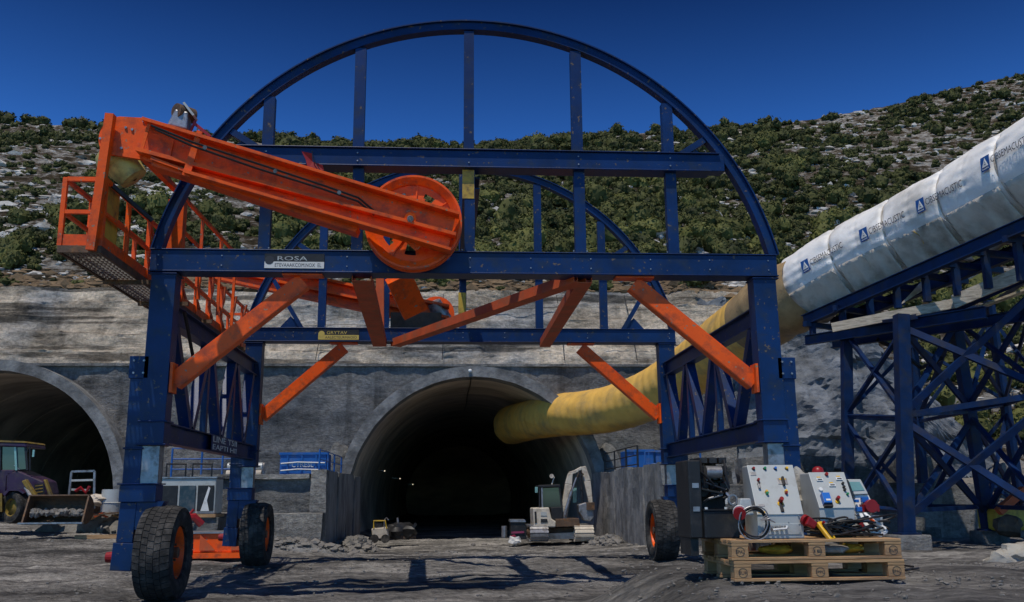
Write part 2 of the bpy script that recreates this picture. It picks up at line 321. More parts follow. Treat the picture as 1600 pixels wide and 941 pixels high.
def beam(name, p, q, w, h, m, parent, up=(0, 0, 1), tf=.02):
    """rolled I-section: web facing sideways"""
    b = MB(); p, q = Vector(p), Vector(q); d = (q-p).normalized(); r = d.cross(Vector(up)).normalized(); u = r.cross(d).normalized()
    for s in (-1, 1): b.bar(p+u*s*(h/2-tf/2), q+u*s*(h/2-tf/2), w, tf, up)
    b.bar(p, q, .02+w*.1, h-2*tf-.004, up)
    return obj(name, b, m, parent)
def bolts(name, pts, nrm, r, m, parent):
    b = MB()
    for p in pts: b.cyl(Vector(p), Vector(p)+Vector(nrm)*r*.9, r, r*.9, 6)
    return obj(name, b, m, parent)
FONT = None
def text(name, s, size, org, xd, yd, m, parent, depth=.004, fit=None):
    c = bpy.data.curves.new(name, 'FONT'); c.body = s; c.size = size; c.extrude = depth; c.resolution_u = 2
    o = bpy.data.objects.new('tmp', c); dg = bpy.context.evaluated_depsgraph_get()
    COL.objects.link(o); dg.update(); me = bpy.data.meshes.new_from_object(o.evaluated_get(dg)); bpy.data.objects.remove(o)
    xd = Vector(xd).normalized(); yd = Vector(yd); yd = (yd-xd*yd.dot(xd)).normalized(); zd = xd.cross(yd)
    if fit:
        xs = [v.co.x for v in me.vertices]; k = fit/(max(xs)-min(xs))
        for v in me.vertices: v.co.x *= k
    Mx = Matrix((xd, yd, zd)).transposed().to_4x4(); Mx.translation = Vector(org)-wloc(parent); me.transform(Mx)
    me.materials.clear(); me.materials.append(m)
    q = bpy.data.objects.new(name, me); COL.objects.link(q); q.parent = parent; ORG[q.name] = wloc(parent); return q

# ================================================================== GROUND
def build_ground():
    xs = list(np.concatenate([np.linspace(-260, -40, 12)[:-1], np.linspace(-40, -14, 40)[:-1], np.linspace(-14, 14, 190)[:-1], np.linspace(14, 40, 40)[:-1], np.linspace(40, 260, 12)]))
    ys = list(np.concatenate([np.linspace(-120, -5, 8)[:-1], np.linspace(-5, 12, 40)[:-1], np.linspace(12, 32, 190)[:-1], np.linspace(32, 48, 70)[:-1], np.linspace(48, 125, 20)[:-1], np.linspace(125, 400, 5)]))
    b = MB(); nx = len(xs)
    for y in ys:
        for x in xs:
            z = gz(x, y)
            if -20 < x < 25 and 3 < y < 46:
                z += .05*fbm(x, y, 0, .7, 3)+.04*fbm(x, y, 3, 2.6, 4)
                z += .03*math.sin(x*2.2+.8*math.sin(y*.3))*sst(.2, .6, nz(x*.1, y*.05, 5))   # wheel ruts
            b.v.append((x, y, z))
    for j in range(len(ys)-1):
        for i in range(nx-1): b.f.append((j*nx+i, j*nx+i+1, (j+1)*nx+i+1, (j+1)*nx+i)); b.m.append(0)
    obj('ground', b, GROUND, None, True, kind='structure', ang=180)
build_ground()
def stones(name, zones, m, label, cat, seed=1):
    r = random.Random(seed); b = MB()
    for (n, x0, x1, y0, y1, s0, s1, h) in zones:
        for i in range(n):
            x, y = r.uniform(x0, x1), r.uniform(y0, y1); q = r.uniform(0, 1)**2.5; s = s0+(s1-s0)*q
            b.blob((x, y, gz(x, y)+h*r.random()+s*.2), (s*r.uniform(.7, 1.4), s*r.uniform(.7, 1.4), s*r.uniform(.4, .8)), i*.37, 0, .5)
    return tag(obj(name, b, m), label, cat, kind='stuff')
stones('gravel', [(2600, -7, 7, 12.5, 30, .006, .035, 0), (500, -16, 14, 28, 41, .02, .11, 0), (1500, 1.4, 6, 5.6, 9, .003, .02, 0), (260, 3.5, 10, 9, 20, .01, .05, 0)], DEBRIS, 'loose grey stones scattered over the dusty work yard', 'gravel')
def heap(name, cx, cy_, rx, ry, h, m, label, n=110, s=.14, seed=3):
    r = random.Random(seed); b = MB(); t = thing(name, label, 'rubble heap', (cx, cy_, gz(cx, cy_)), kind='stuff')
    N = 18
    for j in range(N+1):
        for i in range(N+1):
            u, v = i/N*2-1, j/N*2-1; q = max(0, 1-(u*u+v*v)); x, y = cx+u*rx, cy_+v*ry
            b.v.append((x, y, gz(x, y)-.05+h*q**.8*(1+.5*fbm(x, y, 0, 1.7, 3))))
    for j in range(N):
        for i in range(N): b.f.append((j*(N+1)+i, j*(N+1)+i+1, (j+1)*(N+1)+i+1, (j+1)*(N+1)+i)); b.m.append(0)
    obj('spoil', b, m, t, kind='stuff'); b = MB()
    for i in range(n):
        a, q = r.uniform(0, 6.28), r.random()**.6; x, y = cx+math.cos(a)*q*rx*1.05, cy_+math.sin(a)*q*ry*1.05; k = s*(.3+r.random()**2*1.5)
        b.blob((x, y, gz(x, y)+h*(1-q*q)+k*.1), (k*r.uniform(.7, 1.5), k, k*.7), i, 0, .6)
    obj('stones', b, DEBRIS, t, kind='stuff')
    return t

# ================================================================== PORTAL WALLS AND TUNNELS
TC = [(1.2, 1.14), (-20.25, 1.42)]   # arch centres (x, z)
RO, RI = 6.15, 5.66
def portal_wall():
    t = thing('portal_wall', 'grey sprayed concrete wall around both tunnel mouths', 'wall', (0, 43.6, 0))
    st = .2; b = MB(); x0, x1 = -40.0, 13.6; nx = int((x1-x0)/st); nzv = 42; idx = {}
    def P(i, j):
        if (i, j) not in idx:
            x = x0+i*st; z = -1+8.4*j/(nzv-1); idx[(i, j)] = len(b.v)
            b.v.append((x, 43.6+.16*fbm(x, z, 0, .55, 4)+.05*fbm(x, z, 9, 3, 2), z))
        return idx[(i, j)]
    for i in range(nx):
        for j in range(nzv-1):
            x = x0+(i+.5)*st; z = -1+8.4*(j+.5)/(nzv-1)
            if any(math.hypot(x-cx, z-cz) < 5.9 for cx, cz in TC): continue
            b.f.append((P(i, j), P(i+1, j), P(i+1, j+1), P(i, j+1))); b.m.append(0)
    obj('wall_face', b, SHOT, t, True, ang=180)
    # ledge on top of the vertical wall
    obj('ledge', MB().box((-40, 43.45, 7.38), (13.6, 44.1, 7.5)), CONC, t)
portal_wall()
def sloped_wall():
    t = thing('sprayed_slope', 'pale tan sprayed concrete slope with horizontal ledges above the tunnel mouths', 'retaining slope', (0, 44, 7.45))
    b = MB(); nx, nv = 330, 60; x0, x1 = -40.0, 16.0
    for j in range(nv+1):
        v = j/nv
        for i in range(nx+1):
            x = x0+(x1-x0)*i/nx; zt = 11.75+.22*fbm(x, 0, 0, .25, 3)
            z = 7.4+(zt-7.4)*v; lay = (z*1.1+.25*fbm(x*.3, z*.3, 1, .8, 2))
            saw = (lay % 1.0)
            y = 43.95+3.1*v-.30*saw**1.5+.22*fbm(x, z, 2, .5, 4)+.07*fbm(x, z*2.5, 4, 2.2, 3)
            b.v.append((x, y, z+.05*fbm(x, z, 6, .8, 2)))
    for j in range(nv):
        for i in range(nx): b.f.append((j*(nx+1)+i, j*(nx+1)+i+1, (j+1)*(nx+1)+i+1, (j+1)*(nx+1)+i)); b.m.append(0)
    obj('slope_face', b, SHOTT, t, True, ang=60)
    # anchor cable lines and joint cracks with pins
    for k, (zz, xa, xb) in enumerate([(9.6, -7, -2.5), (8.6, -8, 12), (10.7, -3, 6)]):
        v = (zz-7.4)/4.35; pts = [(x, 43.95+3.1*v-.42+.02*math.sin(x), zz+.06*math.sin(x*.9+k)) for x in np.linspace(xa, xb, 24)]
        obj('cable', MB().tube(pts, .02, 5), CABLE, t)
    for x in (-6.2, -0.3, 5.5, 9.0):
        pts = [(x+.05*math.sin(s*3), 43.95+3.1*s-.42, 7.5+4.2*s) for s in np.linspace(.05, .95, 12)]
        obj('cable', MB().tube(pts, .018, 5), CABLE, t)
sloped_wall()
def tunnel(i, label):
    cx, cz = TC[i]; t = thing('tunnel', label, 'tunnel', (cx, 43, -.6)); a0 = math.radians(-24); n = 60
    def ring(y, R, k): a = a0+(math.pi-2*a0)*k/n; return (cx+R*math.cos(a), y, cz+R*math.sin(a))
    b = MB(); prof = [(42.7, RI), (42.7, RO), (43.9, RO), (43.9, RI)]
    for k in range(n+1):
        for (y, R) in prof: b.v.append(ring(y, R+.02*nz(k*.7, R, 3), k))
    for k in range(n):
        for m in range(4):
            b.f.append((k*4+m, k*4+(m+1) % 4, (k+1)*4+(m+1) % 4, (k+1)*4+m)); b.m.append(0)
    obj('portal_collar', b, COLLAR, t)
    b = MB(); m = MB()
    ys = []
    y = 43.85
    while y < 100:
        ys += [(y, RI+.02), (y+5.9, RI+.02), (y+5.92, RI+.12), (y+5.98, RI+.12)]; y += 6
    for (yy, R) in ys:
        for k in range(n+1): b.v.append(ring(yy, R, k))
    for j in range(len(ys)-1):
        for k in range(n): b.f.append((j*(n+1)+k, (j+1)*(n+1)+k, (j+1)*(n+1)+k+1, j*(n+1)+k+1)); b.m.append(0)
    obj('lining', b, LINING, t, True, ang=30)
    b = MB(); b.add([ring(ys[-1][0]-.02, RI+.1, k) for k in range(n+1)], [tuple(range(n+1))]); obj('end_wall', b, LINING, t)
    if i == 0:
        obj('crown_lamp', MB().blob((cx-.2, 42.62, cz+5.92), .09, 0, 1, 0), WHITEP, t)
        pts = [(cx-.15+.02*math.sin(s), 43+s*1.5, cz+RI-.05-.015*(s % 2)) for s in range(12)]
        obj('crown_cable', MB().tube(pts, .025, 5), CABLE, t)
    return t
tunnel(0, 'right tunnel mouth with a dark interior, the yellow duct running into it')
tunnel(1, 'left tunnel mouth behind the purple loader, cut off by the edge of the view')
for k, (px, py, Y) in enumerate([(601, 736, 58), (625, 748, 66), (645, 757, 76)]):
    p = spot(px, py, Y)
    t = thing('tunnel_lamp', ['nearest and brightest', 'middle', 'deepest and faintest'][k]+' of three small lamps glowing on the left wall inside the tunnel', 'lamp', p, 'lamps inside the tunnel')
    obj('lens', MB().blob(p, .035, 0, 1, 0), LAMPM, t); obj('bracket', MB().bar(p+Vector((-.05, 0, 0)), p+Vector((-.55, 0, .05)), .04, .04), STEEL, t)

# rock cliff to the right of the portal
def cliff():
    b = MB(); nx, nv = 110, 70; x0, x1 = 12.6, 34.0
    for j in range(nv+1):
        for i in range(nx+1):
            x = x0+(x1-x0)*i/nx; zt = lerp_tab([(12, 11.6), (16, 11.2), (21.5, 9.6), (24, 5.5), (26.5, 2.6), (34, 1)], x)+.6*fbm(x, 0, 0, .5, 3); z = -.6+(zt+.6)*j/nv
            cell = noise.cell(Vector((x*.55+.3*nz(x, z, 1), z*.5, 2)))
            y = 42.6+.36*max(z, 0)+.9*fbm(x, z, 0, .28, 5)-.35*cell+.25*abs(fbm(x, z, 4, 1.1, 3))-(x-12)*.03
            b.v.append((x, y, z))
    for j in range(nv):
        for i in range(nx): b.f.append((j*(nx+1)+i, j*(nx+1)+i+1, (j+1)*(nx+1)+i+1, (j+1)*(nx+1)+i)); b.m.append(0)
    obj('rock_face', b, ROCKM, None, kind='structure')
cliff()

# ================================================================== HILL
RIDGE = [(-150, 66), (-74, 62.9), (-45, 60.5), (-15, 59.5), (10, 59.8), (33, 62.7), (55, 64.7), (79, 68.9), (103, 75.2), (150, 88)]
YR = 150.0
def hbase(x): return (lerp_tab([(13, 47.0), (20, 46.0), (27, 44.0), (40, 42.0)], x), lerp_tab([(13, 11.75), (21.5, 9.8), (24, 5.9), (26.5, 3.0), (34, 1.4), (60, 1.0)], x))
def hill_at(x, t):
    yb, zb = hbase(x); zr = lerp_tab(RIDGE, x)
    xx = x*(yb+(YR-yb)*t)/YR if False else x
    z = zb+(zr-zb)*(t**.97)
    env = min(1, t*6)*min(1, max(0, (1.02-t))*6+.25)
    z += env*(1.6*fbm(x, t*100, 0, .035, 3)+.5*fbm(x, t*100, 3, .2, 3))
    return Vector((x, yb+(YR-yb)*t, z))
def hill_z(x, y):
    yb, zb = hbase(x)
    if y > YR: return lerp_tab(RIDGE, x)-(y-YR)*.12
    return hill_at(x, max(0, (y-yb)/(YR-yb))).z
def hill():
    b = MB(); xs = np.concatenate([np.linspace(-190, -85, 20)[:-1], np.linspace(-85, 115, 230)[:-1], np.linspace(115, 230, 20)]); ts = np.concatenate([np.linspace(0, .35, 60)[:-1], np.linspace(.35, 1, 80)])
    nx = len(xs)
    for t in ts:
        for x in xs:
            p = hill_at(x, t); q = .22*fbm(p.x, p.y, p.z, .7, 3); b.v.append((p.x, p.y-q*.6, p.z+q*min(1, t*30+.2)))
    nr = len(ts)
    for yo in (165, 200, 300):
        for x in xs: b.v.append((x, yo, lerp_tab(RIDGE, x)-(yo-YR)*.12))
    for j in range(nr+2):
        for i in range(nx-1): b.f.append((j*nx+i, j*nx+i+1, (j+1)*nx+i+1, (j+1)*nx+i)); b.m.append(0)
    k0 = len(b.v)
    for i in range(nx): v = b.v[i]; b.v.append((v[0], v[1]+.3, -2 if v[0] > 13 else v[2]-2.2))
    for i in range(nx-1): b.f.append((k0+i, k0+i+1, i+1, i)); b.m.append(0)
    obj('hill', b, HILL, None, True, kind='structure', ang=180)
hill()
def bush_mesh(name, seed, nl, ls, core=True):
    r = random.Random(seed); b = MB(); lob = []
    for i in range(r.randint(4, 6)):
        a = r.uniform(0, 6.28); q = r.uniform(.2, .55); lob.append((Vector((math.cos(a)*q, math.sin(a)*q, r.uniform(.15, .55))), r.uniform(.38, .6)))
    for c, R in lob: b.blob(c, (R*.82, R*.82, R*.75), seed+R*9, 1, .3)
    for i in range(nl):
        c, R = lob[r.randrange(len(lob))]
        d = Vector((r.gauss(0, 1), r.gauss(0, 1), r.gauss(.25, 1))).normalized(); p = c+Vector((d.x, d.y, d.z*.9))*R*r.uniform(.78, 1.16)
        if p.z < -.1: continue
        nrm = (d+Vector((r.gauss(0, .5), r.gauss(0, .5), r.gauss(.1, .5)))).normalized(); u = nrm.orthogonal().normalized(); u.rotate(Matrix.Rotation(r.uniform(0, 6.28), 3, nrm)); v = nrm.cross(u)
        s = ls*r.uniform(.6, 1.4); b.add([p-u*s, p-v*s*.6, p+u*s+nrm*s*.3, p+v*s*.6], [(0, 1, 2, 3)])
    me = bpy.data.meshes.new(name); me.from_pydata(b.v, [], b.f); me.materials.append(LEAF); me.update()
    return me
def bushes():
    big = [bush_mesh('shrub_leaves_%d' % i, 20+i, 520, .075) for i in range(5)]
    r = random.Random(11); cand = []
    tries = 0
    grid = {}
    while tries < 16000:
        tries += 1
        t = r.random()**1.25; y = 46+t*104; x = r.uniform(-.62*y-3, .78*y+3)
        yb = hbase(x)[0]
        if y < yb+.6: continue
        z = hill_z(x, y); px, py = proj((x, y, z))
        if px < -60 or px > 1660: continue
        # thickness of the scrub, as seen over the slope
        n = fbm(x, y, 0, .055, 3)+.6*nz(x, y, 5, .2)
        if px > 1000: dens = .48+.5*sst(240, 330, py+ (px-1000)*-.0)+.1 - .32*sst(1150, 1500, px)*(1-sst(260, 420, py))
        elif px > 430: dens = 1.05
        else: dens = .18+.5*sst(380, 450, px)+.4*(1-sst(190, 240, py))
        if y < 52.5: dens = dens*.4-.1
        if n*1.0+dens < .42+.35*r.random(): continue
        R = (.5+1.45*r.random()**1.5)*(.8 if y < 60 else 1.0)*(1.15 if 430 < px < 1250 else 1)
        if py > 420 and px > 1150 and x > 20: R *= 1.1
        g = (int(x/3), int(y/3)); ok = True
        for gx in (-1, 0, 1):
            for gy in (-1, 0, 1):
                for (a, c, q) in grid.get((g[0]+gx, g[1]+gy), ()):
                    if math.hypot(a-x, c-y) < (q+R)*.56: ok = False
        if not ok: continue
        grid.setdefault(g, []).append((x, y, R)); cand.append((R/y, x, y, z, R, px, py))
    # ridge line trees
    for i in range(75):
        x = r.uniform(-84, 130); y = 149+r.uniform(-2, 1.5); R = r.uniform(.8, 1.9)*(1.25 if x < 15 else .8); z = hill_z(x, y)
        px, py = proj((x, y, z)); cand.append((R/y, x, y, z, R, px, py))
    cand.sort(reverse=True)
    inview = [c for c in cand if 0 <= c[5] <= 1600 and 90 < c[6] < 941]
    top = inview[:300]; ts = set(id(c) for c in top)
    print('bushes', len(cand), 'in view', len(inview))
    for k, c in enumerate(top):
        _, x, y, z, R, px, py = c
        o = bpy.data.objects.new('scrub_bush', big[k % 5]); COL.objects.link(o); o.location = (x, y, z-.12*R); o.scale = (R*r.uniform(.85, 1.2), R, R*r.uniform(.75, 1.35)); o.rotation_euler = (0, 0, r.uniform(0, 6.28))
        hi = py < 330; zn = ', lower band' if not hi else ', higher up'
        if x < -12: lab = 'dark scrub bush among pale rocks on the lower hillside, left end'
        elif x < 17: lab = 'olive scrub bush in the dense cover above the tunnel slope'
        else: lab = 'green scrub bush on the lower right of the hill, behind the white duct'
        tag(o, lab+zn, 'bush', 'scrub bushes on the lower hillside, '+('left' if x < -12 else 'middle' if x < 17 else 'right')+zn)
    # everything farther is one mass
    small = [bush_mesh('far_leaves_%d' % i, 60+i, 190, .12) for i in range(5)]
    data = []
    nb = len(small); tuft = bush_mesh('tuft', 99, 42, .2)
    tl = []
    for _ in range(7000):
        t = r.random()**1.1; y = 47+t*103; x = r.uniform(-.62*y-3, .78*y+3)
        if y < hbase(x)[0]+.2 or (-12 < x < 18 and r.random() < .6) or (x < -12 and r.random() < .35) or (y < 53 and r.random() < .6): continue
        R = r.uniform(.16, .5)*(1+.6*(y/150)); z = hill_z(x, y); tl.append((R/y, x, y, z, R, 0, -1))
    for me in small+[tuft]:
        n = len(me.vertices); a = np.empty(n*3); me.vertices.foreach_get('co', a); data.append((a.reshape(-1, 3), [tuple(p.vertices) for p in me.polygons]))
    V = []; Fs = []; off = 0
    for k, c in enumerate([c for c in cand if id(c) not in ts]+tl):
        _, x, y, z, R, px, py = c; a, f = data[k % 5 if py != -1 else 5]; an = r.uniform(0, 6.28); cc, ss = math.cos(an), math.sin(an)
        q = a*np.array([R, R, R*r.uniform(.85, 1.25)]); q = np.stack([q[:, 0]*cc-q[:, 1]*ss+x, q[:, 0]*ss+q[:, 1]*cc+y, q[:, 2]+z-.12*R], 1)
        V.append(q); Fs += [tuple(i+off for i in p) for p in f]; off += len(a)
    me = bpy.data.meshes.new('far_scrub'); me.from_pydata(np.concatenate(V).tolist(), [], Fs); me.materials.append(LEAF)
    o = bpy.data.objects.new('far_scrub', me); COL.objects.link(o); tag(o, 'mass of small dark scrub and trees covering the upper hillside up to the ridge', 'scrub', kind='stuff')
    b = MB()
    for i in range(2600):
        x = r.uniform(-34, 16); y = hbase(x)[0]+abs(r.gauss(0, 1.6)); s = r.uniform(.04, .16)*(1+r.random()**6*2)
        b.blob((x, y, hill_z(x, y)+.02), (s*1.4, s, s*.7), i*.4, 0, .6)
    tag(obj('scree', b, EARTH), 'brown scree and broken stones along the top edge of the sprayed slope', 'scree', kind='stuff')
    # limestone outcrops
    b = MB()
    for i in range(13000):
        y = 47+r.random()**1.3*103; x = r.uniform(-.62*y-3, .78*y+3)
        if y < hbase(x)[0]+(1.5 if r.random()<.7 else .3): continue
        n = fbm(x, y, 8, .07, 3)
        if n < -.05 and r.random() < .85: continue
        z = hill_z(x, y); s = r.uniform(.07, .24)*(1+r.random()**5*2.2)*(.55 if y < 52 else 1)
        b.blob((x, y, z+.05*s), (s*r.uniform(.8, 2.2), s*r.uniform(.6, 1.2), s*r.uniform(.35, .8)), i*.31, 0, .7)
    tag(obj('limestone_outcrops', b, STONE), 'pale limestone lumps breaking through the scrub all over the hillside', 'rocks', kind='stuff')
bushes()
# ================================================================== GANTRY
YF, YB = 13.98, 20.62            # front and rear frame planes
XC, WH = .33, 4.76
Z1, Z2 = 5.05, 6.72              # tops of lower and upper beams
ACX, ACZ, AR = .35, 4.02, 4.86   # arch circle (centre line radius about AR)
G = thing('tunnel_gantry', 'large blue steel tunnel gantry on rubber tyres with an arched top and orange braces', 'gantry', (XC, 17.3, 0))
def arch_x(z, R): return math.sqrt(max(0, R*R-(z-ACZ)**2))
def frame(Y, hb, front):
    s = 1
    # lower beam
    b = B(); x0, x1 = XC-WH-.02, XC+WH+.02
    b.box((x0, Y-.16, Z1-hb), (x1, Y+.16, Z1)); 
    b.box((x0-.012, Y-.19, Z1-hb-.022), (x1+.012, Y+.19, Z1-hb-.002)); b.box((x0-.012, Y-.19, Z1+.002), (x1+.012, Y+.19, Z1+.02))
    lb = obj('lower_beam', b, BLUE, G, bevel=.006)
    # arch ring
    b = B(); n = 72; za = Z1+.02; a0 = math.asin((za-ACZ)/AR); prof = ((-.07, -.09), (.07, -.09), (.07, .09), (-.07, .09)); fl = ((.055, -.14), (.075, -.14), (.075, .14), (.055, .14))
    for pr_, sc in ((prof, 1), (fl, 1)):
        o = len(b.v)
        for k in range(n+1):
            a = a0+(math.pi-2*a0)*k/n
            for (dr, dy) in pr_: b.v.append((ACX+(AR+dr)*math.cos(a), Y+dy, ACZ+(AR+dr)*math.sin(a)))
        for k in range(n):
            for m in range(4): b.f.append((o+k*4+m, o+k*4+(m+1) % 4, o+(k+1)*4+(m+1) % 4, o+(k+1)*4+m)); b.m.append(0)
    obj('arch', b, BLUE, G, True, ang=30)
    # upper beam
    x = arch_x(Z2-.14, AR-.07); b = B(); b.box((ACX-x+.02, Y-.12, Z2-.27), (ACX+x-.02, Y+.12, Z2)); b.box((ACX-x+.25, Y-.17, Z2-.292), (ACX+x-.25, Y+.17, Z2-.272)); b.box((ACX-x+.1, Y-.17, Z2+.002), (ACX+x-.1, Y+.17, Z2+.018))
    obj('upper_beam', b, BLUE, G, bevel=.006)
    # verticals
    for i, X in enumerate((-2.83, -1.43, .30, 2.03, 3.5)):
        w = .17 if i != 2 else .16
        z = ACZ+math.sqrt((AR-.07)**2-(X-ACX)**2)-.02
        b = B().box((X-w/2, Y-.07, Z2+.02), (X+w/2, Y+.07, z)); b.box((X-w/2-.05, Y-.1, Z2+.02), (X+w/2+.05, Y+.1, Z2+.035))
        obj('strut', b, BLUE, G)
        b = B().box((X-w/2+.015, Y-.065, Z1+.021), (X+w/2+.015, Y+.065, Z2-.293)); b.box((X-w/2-.04, Y-.1, Z1+.021), (X+w/2+.07, Y+.1, Z1+.035))
        obj('strut', b, BLUE, G)
        bolts('bolts', [(X+sx*(w/2+.02), Y-.10, Z1+.06+zz) for sx in (-1, 1) for zz in (0,)]+[(X, Y-.172 if False else Y-.125, Z2-.2), (X, Y-.125, Z2-.07)], (0, -1, 0), .014, STEEL, G)
    # corner stays near the ends of the upper beam
    for sx in (-1, 1):
        a = math.radians(48.5); q = Vector((ACX+sx*(AR-.06)*math.cos(a), Y, ACZ+(AR-.06)*math.sin(a))) if False else Vector((ACX+sx*3.74, Y, ACZ+math.sqrt((AR-.08)**2-3.74**2)))
        p = Vector((ACX+sx*3.36, Y, Z2+.03))
        bar('corner_stay', p, q, .1, .14, BLUE, G, (0, 1, 0))
        obj('gusset', B().prism([(p.x-sx*.12, Y-.02, Z2+.02), (p.x+sx*.36, Y-.02, Z2+.02), (p.x+sx*.16, Y-.02, Z2+.2)], (0, .04, 0)), BLUE, G)
        # outer lower corner stays on the lower beam
        p = Vector((ACX+sx*3.6, Y, Z1+.03)); q = Vector((ACX+sx*4.25, Y, ACZ+math.sqrt((AR-.1)**2-4.25**2)))
        if not front: bar('corner_stay', p, q, .09, .12, BLUE, G, (0, 1, 0)); obj('gusset', B().prism([(p.x-sx*.05, Y-.02, Z1+.021), (p.x+sx*.5, Y-.02, Z1+.021), (p.x+sx*.25, Y-.02, Z1+.3)], (0, .04, 0)), BLUE, G)
    pts = [(x, Y-.162, z) for x in np.arange(XC-WH+.1, XC+WH, .93) for z in (Z1-.08, Z1-hb+.08)]
    bolts('bolts', pts, (0, -1, 0), .012, STEEL, G)
frame(YF, .31, True); frame(YB, .27, False)
zc = Z1-.31
# hanging struts between the lower beam of the rear frame and the top: colour marks
obj('paint_mark', B().box((.2, YF-.07-.004, 5.95), (.385, YF-.068-.004, 6.42)), YELLOW, G)
obj('paint_mark', B().box((.215, YB-.075-.004, 5.25), (.38, YB-.073-.004, 5.9)), YELLOW, G)
# long beams joining both arches at the upper level
beam('ridge_beam', (.35, YF+.12, Z2-.45), (.35, YB-.12, Z2-.45), .26, .2, BLUE, G)
# legs
for sx in (-1, 1):
    xo = XC+sx*(WH-.19)
    for Y, fr in ((YF, True), (YB, False)):
        hb = .31 if fr else .27
        zb = 2.15 if fr else 2.05
        b = B(); b.bar((xo, Y, Z1-hb-.024), (xo-sx*.0+sx*.02, Y, zb), .36, .30, (0, 1, 0)); 
        for z in (Z1-hb-.05, zb+.35, zb+.02): b.bar((xo+sx*.01, Y, z-.012), (xo+sx*.01, Y, z+.012), .42, .36, (0, 1, 0))
        obj('leg', b, BLUE, G, bevel=.008)
        # inner slider (bare steel) and lower post
        xs = xo+sx*.02
        obj('slider', B().bar((xs, Y, zb), (xs, Y, 1.62), .25, .22, (0, 1, 0)), STEEL, G)
        xq = xo+sx*.26
        b = B(); b.bar((xq, Y, 3.45), (xq, Y, 1.62), .24, .26, (0, 1, 0)); b.bar((xq, Y, 3.45), (xq, Y, 3.12), .28, .30, (0, 1, 0)); b.bar((xq, Y, 2.1), (xq, Y, 2.13), .28, .32, (0, 1, 0))
        obj('jack_sleeve', b, BLUE, G, bevel=.008)
        bolts('bolts', [(xq+dx, Y-.152, z) for dx in (-.07, .07) for z in (3.38, 3.2)], (0, -1, 0), .018, STEEL, G)
        # shoulder block
        b = B(); b.box((min(xs-.13, xq-.14), Y-.17, 1.36), (max(xs+.13, xq+.14), Y+.17, 1.60)); b.box((min(xs-.16, xq-.17), Y-.2, 1.602), (max(xs+.16, xq+.17), Y+.2, 1.622))
        obj('shoulder', b, BLUE, G, bevel=.008)
        # outer fork post down to the axle
        b = B(); b.bar((xq+sx*.01, Y, 1.36), (xq+sx*.03, Y, .80), .23, .26, (0, 1, 0)); b.bar((xq+sx*.03, Y, .80), (xq+sx*.05, Y, .42), .29, .30, (0, 1, 0))
        obj('fork_post', b, BLUE, G, bevel=.01)
        # curved mudguard bracket over the wheel
        b = B(); c = Vector((xo-sx*.12, Y, .65)); n = 8; R1 = .86
        pl = []
        for k in range(n+1):
            a = math.radians(0+80*k/n); pl.append((xq-sx*(.1+.35*math.sin(a)), 0, 1.36-.38*math.cos(a)**1.0))
        poly = [(xq-sx*.07, Y-.12, 1.36)]+[(x, Y-.12, z) for x, _, z in pl]+[(xq-sx*.48, Y-.12, 1.37)]
        obj('fork_bracket', B().prism(poly, (0, .24, 0)), BLUE, G)
        obj('axle_cap', B().cyl((xq+sx*.18, Y, .6), (xq+sx*.3, Y, .6), .085, .07, 14), REDP if sx < 0 else BLUE, G)
    # side truss
    x = XC+sx*(WH-.2)
    zt, zl = 4.15, 2.36
    beam('top_chord', (x, YF+.16, zt), (x, YB-.16, zt), .2, .3, BLUE, G)
    beam('bottom_chord', (x, YF+.16, zl), (x, YB-.16, zl), .2, .3, BLUE, G)
    ys = [YF+.35, YF+1.6, YF+2.6, YF+3.6, YF+4.6, YF+5.5, YB-.35]
    for i in range(6):
        za, zb2 = (zl+.152, zt-.152) if i % 2 else (zt-.152, zl+.152)
        bar('truss_web', (x, ys[i]+.08, za), (x, ys[i+1]-.08, zb2), .15, .17, BLUE, G, (1, 0, 0))
        if i in (1, 3): bar('truss_web', (x, ys[i+1], zl+.152), (x, ys[i+1], zt-.152), .10, .12, BLUE, G, (0, 1, 0))
    # plate straps joining sleeve to leg
# knee braces and plan bracing (orange)
def brace(p, q, w, h, m=ORANGE, up=(0, 1, 0)):
    """channel brace: flat face towards the front with turned edges"""
    p, q = Vector(p), Vector(q); d = (q-p).normalized(); r = d.cross(Vector(up)).normalized(); u = r.cross(d)
    b = B(); b.bar(p, q, w-.03, .014, up)
    for s in (-1, 1): b.bar(p+r*s*(w/2-.008)+u*h*.5, q+r*s*(w/2-.008)+u*h*.5, .014, h, up)
    return obj('brace', b, m, G)
def brace_end(p):
    obj('brace_plate', B().box((p[0]-.02, p[1]-.13, p[2]-.22), (p[0]+.02, p[1]+.13, p[2]+.22)), ORANGE, G)
for Y, hb, dz, dx in ((YF, .31, 1.62, 1.85), (YB, .27, 1.62, 1.75)):
    for sx in (-1, 1):
        xi = XC+sx*(WH-.19-.18); zt_ = Z1-hb-.03
        p = (xi-sx*.02, Y-.02, zt_-dz); q = (xi-sx*dx, Y-.02, zt_-.08)
        brace(p, q, .25, .2); brace_end((xi-sx*.02, Y, zt_-dz+.05))
        obj('brace_plate', B().box((q[0]-.3, Y-.12, zt_-.02), (q[0]+.3, Y+.12, zt_+.004)), ORANGE, G)
zp = Z1-.31-.1
def plan(pf, pb, w=.24):   # diagonal in plan, front beam to rear beam
    a = spot(*pf, YF+.1); c = spot(*pb, YB-.1)
    p = (a.x, YF+.02, zp); q = (c.x, YB-.02, zp+.04)
    b = B(); b.bar(p, q, w, .014); 
    d = (Vector(q)-Vector(p)).normalized(); r = d.cross(Vector((0, 0, 1)))
    for s in (-1, 1): b.bar(Vector(p)+r*s*(w/2-.008)+Vector((0, 0, .08)), Vector(q)+r*s*(w/2-.008)+Vector((0, 0, .08)), .014, .15)
    obj('brace', b, ORANGE2, G)
